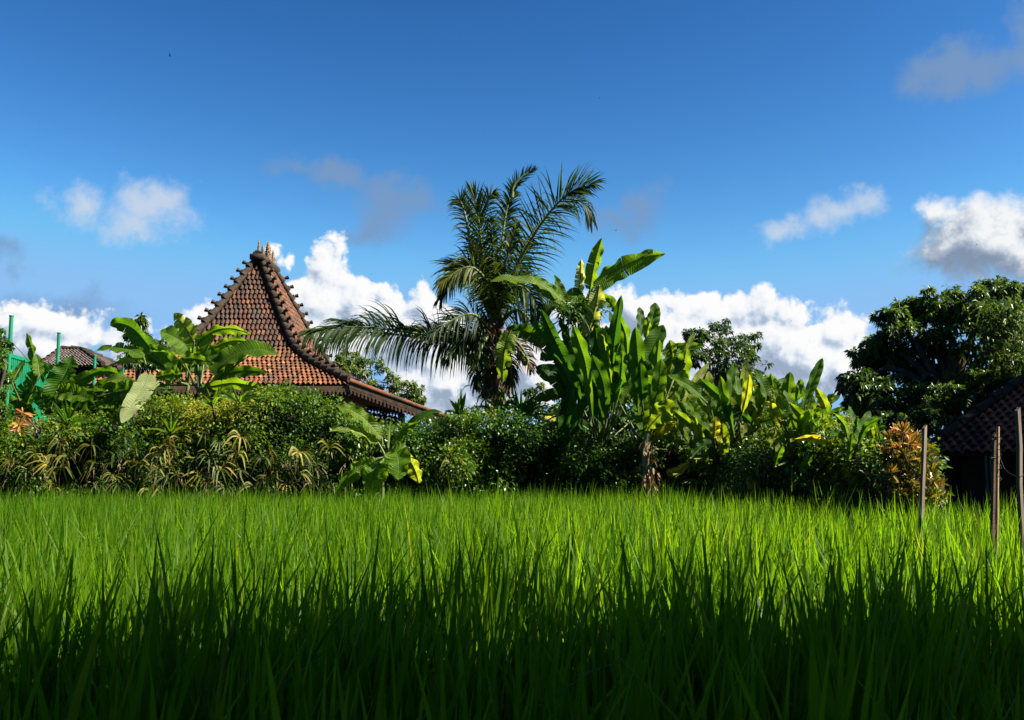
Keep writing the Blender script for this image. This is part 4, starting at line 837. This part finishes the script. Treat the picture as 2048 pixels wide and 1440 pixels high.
for k_ in range(len(rings)-1):
    for c0, c1 in (((-1, -1), (1, -1)), ((1, -1), (1, 1)), ((1, 1), (-1, 1)), ((-1, 1), (-1, -1))):
        q = [cr_(k_+1, *c0), cr_(k_+1, *c1), cr_(k_, *c1), cr_(k_, *c0)]; mu.add(np.array(q)-[0, 0, .05], [[0, 1, 2, 3]], (.3, 0, 0))
mu.build('roof_boarding', M['wood'], house, smooth=False)
# hips: overlapping barrel caps, round bosses and little knobs
def dome(mb, c, r, ax, h=1.):
    ax = nrm(ax); a = nrm(np.cross(ax, [.3, .9, .1])); b = np.cross(ax, a); nu, nv = 10, 5
    th, ph = np.meshgrid(np.linspace(0, math.pi/2, nv), np.linspace(0, 2*math.pi, nu, endpoint=False), indexing='ij')
    V = c+r*(np.sin(th)[..., None]*(np.cos(ph)[..., None]*a+np.sin(ph)[..., None]*b)+h*np.cos(th)[..., None]*ax)
    i, j = np.meshgrid(np.arange(nv-1), np.arange(nu), indexing='ij'); mb.add(V, np.stack([i*nu+j, (i+1)*nu+j, (i+1)*nu+(j+1) % nu, i*nu+(j+1) % nu], -1).reshape(-1, 4), (.5, 0, 0))
for sx, sy in ((-1, -1), (1, -1), (1, 1), (-1, 1)):
    hp = MB(); pts = np.array([cr_(k_, sx, sy) for k_ in range(len(rings))]); pts[:, 2] += .05
    d = np.concatenate([[0], np.cumsum(np.linalg.norm(np.diff(pts, axis=0), axis=1))]); L = d[-1]; n = int(L/.34); out = nrm([sx*.75, sy*.45, .55])
    ip = lambda s_: np.array([np.interp(s_, d, pts[:, q]) for q in range(3)])
    for k_ in range(n):
        a = ip(k_*.34); b = ip(min(L, k_*.34+.42)); dr = nrm(b-a); tube(hp, [a+out*.0, b+out*.07], [.075, .11], 10)
        if k_ > 0:
            dome(hp, b+out*.10-dr*.08, .10, nrm(out*.8+dr*.75), .8)
        if k_ % 1 == 0 and k_ < n-2 and k_ > 0:
            kc = a+out*.14; od = nrm([sx*.9, sy*.25, .35]); kb = MB(); tube(kb, [kc-od*.06, kc+od*.07, kc+od*.071, kc+od*.16], [.04, .04, .055, .065], 4); kb.build('ridge_knob', M['cap'], roof, smooth=False)
    hip = hp.build('hip_ridge', M['cap'], roof)
mb = MB(); tube(mb, [[HC[0], HC[1]-1.15, 7.66], [HC[0], HC[1]+1.15, 7.66]], [.17, .17], 10); box(mb, [HC[0], HC[1]-1.12, 7.62], (.42, .22, .16)); mb.build('ridge_cap', M['cap'], roof)
for y_, h, r_ in ((-1.0, .42, .045), (-.45, .40, .055), (.15, .62, .11), (.75, .50, .06), (1.0, .30, .05)):
    mb = MB(); n = 9; c = np.array([HC[0]+rng.normal(0, .01), HC[1]+y_, 7.76]); zz = np.linspace(0, h, n*2+1); rr = r_*np.interp(zz/h, [0, .35, .8, 1], [1, .9, .55, .2])*(1+.22*np.where(np.arange(n*2+1) % 2, 1, -1))
    tube(mb, c+np.stack([0*zz, 0*zz, zz], -1), rr, 8)
    for q in range(26):
        a = rng.uniform(0, 6.28); z = rng.uniform(0, h*.8); rq = r_*np.interp(z/h, [0, .35, .8], [1, .9, .55]); dome(mb, c+[math.cos(a)*rq, math.sin(a)*rq, z], r_*.22, [math.cos(a), math.sin(a), .5])
    mb.build('finial', M['finial'], roof)
# eaves: carved boards with scallops, rafters, posts and wall
def fringe(mb, a, b, h, n):
    a, b = np.asarray(a, float), np.asarray(b, float); d = (b-a); u = nrm(d); yv = nrm(np.cross(u, [0, 0, 1.]))*.018
    beam(mb, a+[0, 0, -.04], b+[0, 0, -.04], .04, .09)
    for k_ in range(n):
        p = a+d*(k_+.5)/n; w = np.linalg.norm(d)/n*.46; top = -.085
        ring = [(-w, top), (w, top), (w*.95, top-h*.35), (w*.4, top-h*.5), (w*.55, top-h*.75), (0, top-h), (-w*.55, top-h*.75), (-w*.4, top-h*.5), (-w*.95, top-h*.35)]
        V = [p+u*x+[0, 0, z]+s_*yv for s_ in (-1, 1) for x, z in ring]; V.append(p+[0, 0, top-h*.3]-yv); V.append(p+[0, 0, top-h*.3]+yv); m_ = len(ring)
        F = [[i_, (i_+1) % m_, 2*m_] for i_ in range(m_)]+[[m_+(i_+1) % m_, m_+i_, 2*m_+1] for i_ in range(m_)]; mb.add(V, F, (.5, 0, 0)); mb.add(V, [[i_, m_+i_, m_+(i_+1) % m_, (i_+1) % m_] for i_ in range(m_)], (.5, 0, 0))
fb = MB(); e = len(rings)-1
fringe(fb, cr_(e, -1, -1)+[0, -.03, -.06], cr_(e, 1, -1)+[0, -.03, -.06], .13, 70); fringe(fb, cr_(e, -1, 1)-[.03, 0, .06], cr_(e, -1, -1)-[.03, 0, .06], .13, 80)
fb.build('carved_fascia', M['carved'], house, smooth=False)
wl = MB(); box(wl, [HC[0], HC[1]+.2, 1.7], (5.4, 7.4, 3.4)); wl.build('wall', M['wood'], house, smooth=False)
for x in (-3.2, -1.1, 1.1, 3.2):
    mb = MB(); box(mb, [HC[0]+x, HC[1]-4.6, 1.7], (.16, .16, 3.4)); mb.build('post', M['wood'], house, smooth=False)
for k_ in range(26):
    x = -3.4+k_*6.8/25; mb = MB(); beam(mb, [HC[0]+x, HC[1]-5.0, 3.30], [HC[0]+x*.8, HC[1]-3.2, 4.02], .06, .09); mb.build('rafter', M['wood'], house, smooth=False)
mb = MB(); beam(mb, [HC[0]-3.4, HC[1]-4.6, 3.32], [HC[0]+3.4, HC[1]-4.6, 3.32], .14, .16); mb.build('beam', M['wood'], house, smooth=False)
# lower porch roof sloping down to the right of the house
pa, pb2 = cr_(e, 1, -1)+[-.05, 0, .03], at(893, 838, 25.6); pc = pb2+[0, 4.6, 0]; pd = pa+[0, 4.6, 0]
mt = MB(); tiles(mt, (pb2, pc, pd, pa), .16, .22, seed=50, Rf=lambda v: .5); pr_ = mt.build('porch_roof', M['tile'], house, smooth=False)
mb = MB(); mb.add(np.array([pa, pb2, pc, pd])-[0, 0, .06], [[0, 1, 2, 3]], (.4, 0, 0)); mb.build('porch_boarding', M['wood'], pr_, smooth=False)
mb = MB(); fringe(mb, pa+[.0, -.06, -.03], pb2+[0, -.06, -.03], .17, 26); mb.build('bargeboard', M['carved'], pr_, smooth=False)
mb = MB(); tube(mb, [pa+[0, -.03, .05], pb2+[0, -.03, .05]], [.075, .06], 8); mb.build('verge_tiles', M['tile'], pr_)
for k_ in range(7):
    mb = MB(); q = .3+k_*.62; beam(mb, pa+[0, q, -.12], pb2+[0, q, -.12], .07, .09); mb.build('rafter', M['wood'], pr_, smooth=False)
for (x, yy) in ((803, 25.9), (712, 26.2)):
    p = at(x, 860, yy); mb = MB(); box(mb, [p[0], p[1], 1.35], (.16, .16, 2.7)); mb.build('post', M['wood'], house, smooth=False)
mt = MB(); a = at(775, 826, 28.5); b = at(806, 838, 28.5); tiles(mt, (a+[-.6, -.5, -.3], b+[0, -.5, -.3], b, a+[-.6, 0, .05]), .15, .2, seed=77, Rf=lambda v: .8)
lw_ = mt.build('outbuilding_roof', M['tile'], house, smooth=False)
mb = MB(); fringe(mb, a+[-.6, 0, .22], b+[0, 0, .22], .12, 12); mb.build('carved_board', M['carved'], lw_, smooth=False)

# ------------------------------------------------------------------ far left roof, green fence
def hiproof(name, label, ridge, eave, Y, zr, ze, depth, mat, wallm, tw, th, cat='house', Rf=None, wall_inset=.35):
    (xl, xr), (ex0, ex1) = ridge, eave; root = thing(name, (ex0, Y, 0), label, cat)
    a, b = np.array([ex0, Y, ze]), np.array([ex1, Y, ze]); c, d = np.array([ex1, Y+depth, ze]), np.array([ex0, Y+depth, ze]); e1, e2 = np.array([xl, Y+depth/2, zr]), np.array([xr, Y+depth/2, zr])
    mt = MB(); s = np.array([0, .0, 0]); e1b, e2b = e1+[0, .02, 0], e2+[0, .02, 0]
    tiles(mt, (a, b, e2, e1), tw, th, seed=3, Rf=Rf); tiles(mt, (c, d, e1b, e2b), tw, th, seed=4, Rf=Rf); tiles(mt, (d, a, e1, e1b), tw, th, seed=5, Rf=Rf); tiles(mt, (b, c, e2b, e2), tw, th, seed=6, Rf=Rf)
    rf = mt.build('roof', M[mat], root, smooth=False); mu = MB(); V = np.array([a, b, c, d, e1, e2])-[0, 0, .05]; mu.add(V, [[0, 1, 5, 4], [2, 3, 4, 5]], (.3, 0, 0)); mu.add(V, [[1, 2, 5], [3, 0, 4]], (.3, 0, 0)); mu.build('roof_boarding', M['wallr'], rf, smooth=False)
    cp = MB()
    for p, q in ((e1, e2), (a, e1), (b, e2), (c, e2), (d, e1)):
        n = max(2, int(np.linalg.norm(q-p)/.4))
        for k_ in range(n): tube(cp, [p+(q-p)*(k_+1)/n+[0, 0, .03], p+(q-p)*k_/n+[0, 0, .06]], [.07, .09], 8)
    cp.build('ridge_cap', M['cap'], rf)
    w = MB(); box(w, [(ex0+ex1)/2, Y+depth/2, ze/2], (ex1-ex0-2*wall_inset, depth-2*wall_inset, ze-.06)); w.build('wall', M[wallm], root, smooth=False); return root
Yl = 38.
l0, l1 = at(78, 730, Yl), at(206, 734, Yl)
hiproof('grey_roofed_house', 'distant house with a low grey brown shingle hip roof behind the green fence', (at(122, 700, Yl+2)[0], at(162, 700, Yl+2)[0]), (l0[0], l1[0]), Yl, at(140, 698, Yl+2)[2], l0[2], 4., 'shingle', 'wallr', .13, .11, Rf=lambda v: .5)
fence = thing('green_fence', at(60, 800, 18)*[1, 1, 0], 'bright green corrugated sheet fence with tall thin posts at the left edge', 'fence')
fa, fb_ = at(-60, 688, 16.6), at(114, 738, 20.5); n = 90; mb = MB(); u = np.linspace(0, 1, n*4+1); top = fa+(fb_-fa)*u[:, None]; dn = nrm(np.cross(fb_-fa, [0, 0, 1.]))
top = top+dn*(.018*np.sign(np.sin(u*n*2*math.pi*.5)))[:, None]; bot = top.copy(); bot[:, 2] = .3; m_ = len(u); mb.add(np.concatenate([bot, top]), [[i_, i_+1, m_+i_+1, m_+i_] for i_ in range(m_-1)], (.5, 0, 0)); mb.build('sheet_panel', M['greenmetal'], fence, smooth=False)
mb = MB(); beam(mb, fa+[0, -.05, .0], fb_+[0, -.05, .0], .07, .07); mb.build('rail', M['greenmetal'], fence, smooth=False)
for x, y, Yp in ((23, 633, 17.3), (118, 667, 20.6), (190, 712, 23.), (246, 738, 25.)):
    p = at(x, y, Yp); mb = MB(); tube(mb, [p*[1, 1, 0], p], [.035, .035], 8); tube(mb, [p, p+[0, 0, .02]], [.042, .042], 8); mb.build('post', M['greenmetal'], fence)
mb = MB(); tube(mb, [at(25, 686, 17.3), at(42, 704, 17.6), at(62, 728, 18)], [.006, .006], 4, n=6); mb.build('cable', M['wire'], fence)

# ------------------------------------------------------------------ tiled shed at the right
Yr = 15.5
r0 = at(1848, 905, Yr); 
shed = hiproof('tiled_shed', 'low dark shed with a weathered red brown tiled roof in shade at the right edge', (r0[0]+3.3, r0[0]+9), (r0[0], r0[0]+13), Yr, 4.15, r0[2], 6.6, 'tile2', 'wallr', .14, .12, 'shed', Rf=lambda v: .5, wall_inset=.5)
shed.rotation_euler.z = -math.radians(25)
for x in (1878, 1974, 1984):
    p = at(x, 960, 15.6-(x-1848)/106*.5); mb = MB(); tube(mb, [p*[1, 1, 0], [p[0], p[1], r0[2]-.06]], [.022, .022], 7); mb.build('shed_post', M['stake'], None, label={1878: 'thin pale post under the left end of the dark shed eave', 1974: 'thin post of the dark shed just left of the bamboo stake', 1984: 'faint second post of the dark shed behind the bamboo stake'}[x], cat='post', group='thin posts under the shed eave')

# ------------------------------------------------------------------ stakes and wire
def stake(name, label, x0, y0, x1, Y, w, h, mat, rz=.5, round_=False, top=None):
    p = at(x0, y0, Y); q = at(x1, 1060, Y); b = p+(q-p)*(p[2]/(p[2]-q[2])); b[2] = -.05; mb = MB()
    if round_:
        n = 9; zs = np.linspace(0, 1, n*3+1); P = b+(p-b)*zs[:, None]; rr = w/2*(1+.16*(np.arange(n*3+1) % 6 == 0)); tube(mb, P, rr, 10)
    else:
        c, s_ = math.cos(rz), math.sin(rz); an = [(-w/2, -h/2), (w/2, -h/2), (w/2, h/2), (-w/2, h/2)]; V = []
        for k_ in range(9):
            cc = b+(p-b)*k_/8; j_ = rng.normal(0, .0015, 2)
            for (x, y) in an: V.append(cc+[x*c-y*s_+j_[0], x*s_+y*c+j_[1], (.02*(x/w) if k_ == 8 else 0)])
        F = [[4*k_+i_, 4*k_+(i_+1) % 4, 4*k_+4+(i_+1) % 4, 4*k_+4+i_] for k_ in range(8) for i_ in range(4)]+[[32, 33, 34, 35]]; mb.add(V, F, (.5, 0, 0))
    return mb.build(name, M[mat], None, smooth=round_, label=label, cat='stake', group='stakes standing in the rice at the right')
stake('wooden_stake', 'square weathered wooden stake standing in front of the orange croton', 1849, 853, 1842, 6.6, .025, .020, 'stake')
stake('bamboo_stake', 'round bamboo stake with wire tied near its top', 1996, 853, 1993, 5.9, .018, .018, 'bamboo', round_=True)
stake('wooden_stake', 'short dark wooden stake touching the left side of the bamboo stake', 1988, 868, 1984, 5.96, .022, .018, 'wood')
stake('wooden_stake', 'tallest square wooden stake at the right edge of the photo', 2035, 818, 2043, 5.4, .024, .020, 'stake')
mb = MB(); 
for k_ in range(5): a = np.linspace(0, 2*math.pi, 14); c = at(1992, 876+k_*1.2+(36 if k_ > 2 else 0), 5.92); tube(mb, c+np.stack([np.cos(a)*.024, np.sin(a)*.026, .004*np.sin(a*2+k_)], -1), [.0018], 4, caps=False)
z_ = np.linspace(0, 1, 24); tube(mb, np.stack([at(1998+4*math.sin(k_*.9)+2*math.sin(k_*2.1), 874+k_*3.8, 5.88) for k_ in range(24)]), [.0022], 4)
tube(mb, [at(2000, 915, 5.88), at(2010, 938, 5.7), at(2026, 950, 5.5), at(2042, 953, 5.38), at(2052, 945, 5.38)], [.0015], 4, n=16)
mb.build('wire', M['wire'], None, label='thin dark wire tied to the bamboo stake and sagging to the rightmost stake', cat='wire')

# ------------------------------------------------------------------ birds
def bird(x, y, Y, s, a, lift, label):
    c = at(x, y, Y); mb = MB(); d = np.array([math.cos(a), math.sin(a)*.5, .1]); tube(mb, [c-d*s*.55, c-d*s*.2, c+d*s*.2, c+d*s*.42, c+d*s*.5], [.01*s, .13*s, .12*s, .07*s, .01*s], 8, n=10); sd = nrm(np.cross(d, [0, 0, 1.]))
    body = mb.build('bird', M['bird'], None, label=label, cat='bird', group='tiny dark birds in the sky')
    for k_ in (-1, 1):
        w = MB(); p0 = c+d*s*.15; p1 = c-d*s*.12; e1 = c+sd*k_*s*.5+[0, 0, lift*s*.4]+d*s*.12; e0 = c+sd*k_*s*.5+[0, 0, lift*s*.4]-d*s*.12; t_ = c+sd*k_*s*1.05+[0, 0, lift*s*.5]-d*s*.25
        V = np.array([p0, e1, t_, e0, p1]); V = np.concatenate([V, V-[0, 0, .012*s]]); w.add(V, [[0, 1, 3, 4], [5, 8+0, 6, 5+4][:4] if 0 else [5, 9, 8, 6], [0, 5, 6, 1], [4, 3, 8, 9]], (.5, 0, 0)); w.add(V, [[1, 2, 3], [6, 8, 7], [1, 6, 7], [1, 7, 2], [3, 2, 7], [3, 7, 8]], (.5, 0, 0)); w.build('wing', M['bird'], body)
bird(340, 112, 30, .11, .3, 1.2, 'small dark bird high in the upper left sky')
bird(1199, 196, 45, .07, 2.6, .8, 'tiny dark bird in the upper middle sky right of centre')
bird(1232, 461, 40, .08, .2, .7, 'tiny dark bird just above the top of the tall banana')
bird(1953, 489, 40, .08, 2.2, .6, 'tiny dark bird in front of the grey cloud at the upper right')
bird(742, 548, 45, .07, .8, .6, 'tiny dark bird between the pyramid roof and the palm beside the tall white cloud')
bird(1582, 642, 45, .07, .5, .6, 'tiny dark bird before the white cloud above the right heliconias')

# ------------------------------------------------------------------ trees behind and right of the camera that shade the near rice
def shade(name, label, x, y, blobs, nleaf=90):
    tree(name, label, 'tree', (x, y), (x, y, 3.5), blobs, world=True, nclump=28, nleaf=95, ls=.46, asp=.55, mat='tree', bark='bark', tr=.25, Rm=.4, group='trees standing behind and right of the camera', limbs=True)
shade('shade_tree', 'broad dark tree right of the camera shading the near rice', 7, .2, [(2.2, -.1, 4.4, 1.7, 1.6, 1.3), (4.2, .5, 4.7, 2.0, 1.7, 1.4), (6.6, .3, 5.2, 2.2, 1.8, 1.5), (9.2, .2, 5.6, 2.4, 1.8, 1.6), (4.6, -2.2, 5, 2.4, 2, 2), (7.4, -2.2, 6, 2.6, 2, 2), (1.8, -2.6, 4.4, 2, 2, 1.6), (12.6, 1.2, 6, 2.4, 2.2, 2.), (9.6, -1.2, 7.2, 2.4, 2.2, 2)])
shade('shade_tree', 'tall tree beside the field shading the stakes and the right side', 10, 5, [(11.2, 3.6, 5.0, 1.6, 1.6, 1.5), (13.4, 4., 5.8, 2., 2., 2.), (12.2, 2.4, 5.8, 2., 1.8, 2.)])
shade('shade_tree', 'tall tree right of the tiled shed shading it', 17, 14, [(12.8, 13.6, 7., 2.2, 2.2, 1.6), (14.6, 15, 7.4, 2.2, 2.2, 2.), (12.8, 11.6, 6.6, 2., 2.2, 1.6), (15, 12.4, 7.6, 2.4, 2.4, 2.2)])
shade('shade_tree', 'added unseen canopy over and behind the camera blocking sky light', -1, -4, [(0, -2.6, 6.2, 2.6, 2.0, 1.5), (-3.5, -2.4, 6.0, 2.4, 2., 1.5), (3.6, -2.2, 6.2, 2.4, 2., 1.5), (-.5, -5.5, 5.4, 3.5, 2.2, 2.2), (-5, -5.5, 4.5, 3, 2.4, 2.4), (4.5, -5.5, 4.5, 3, 2.4, 2.4), (0, -7, 2.8, 6, 1.5, 2.4), (1.4, -.2, 6.6, 2.4, 1.4, 1.2), (-2.4, .4, 6.4, 2.4, 1.8, 1.2), (-1.2, 2.5, 6.2, 2.2, 1.8, 1.1), (-4.6, 2.3, 5.6, 2.4, 2., 1.4), (-7.2, 2.6, 4.4, 2.2, 2.2, 2.), (-6.4, -.4, 3., 2.2, 2.2, 2.4), (-9, 1, 3, 2.4, 2.6, 2.6)])  # crowns added out of view to cut sky light on the near rice
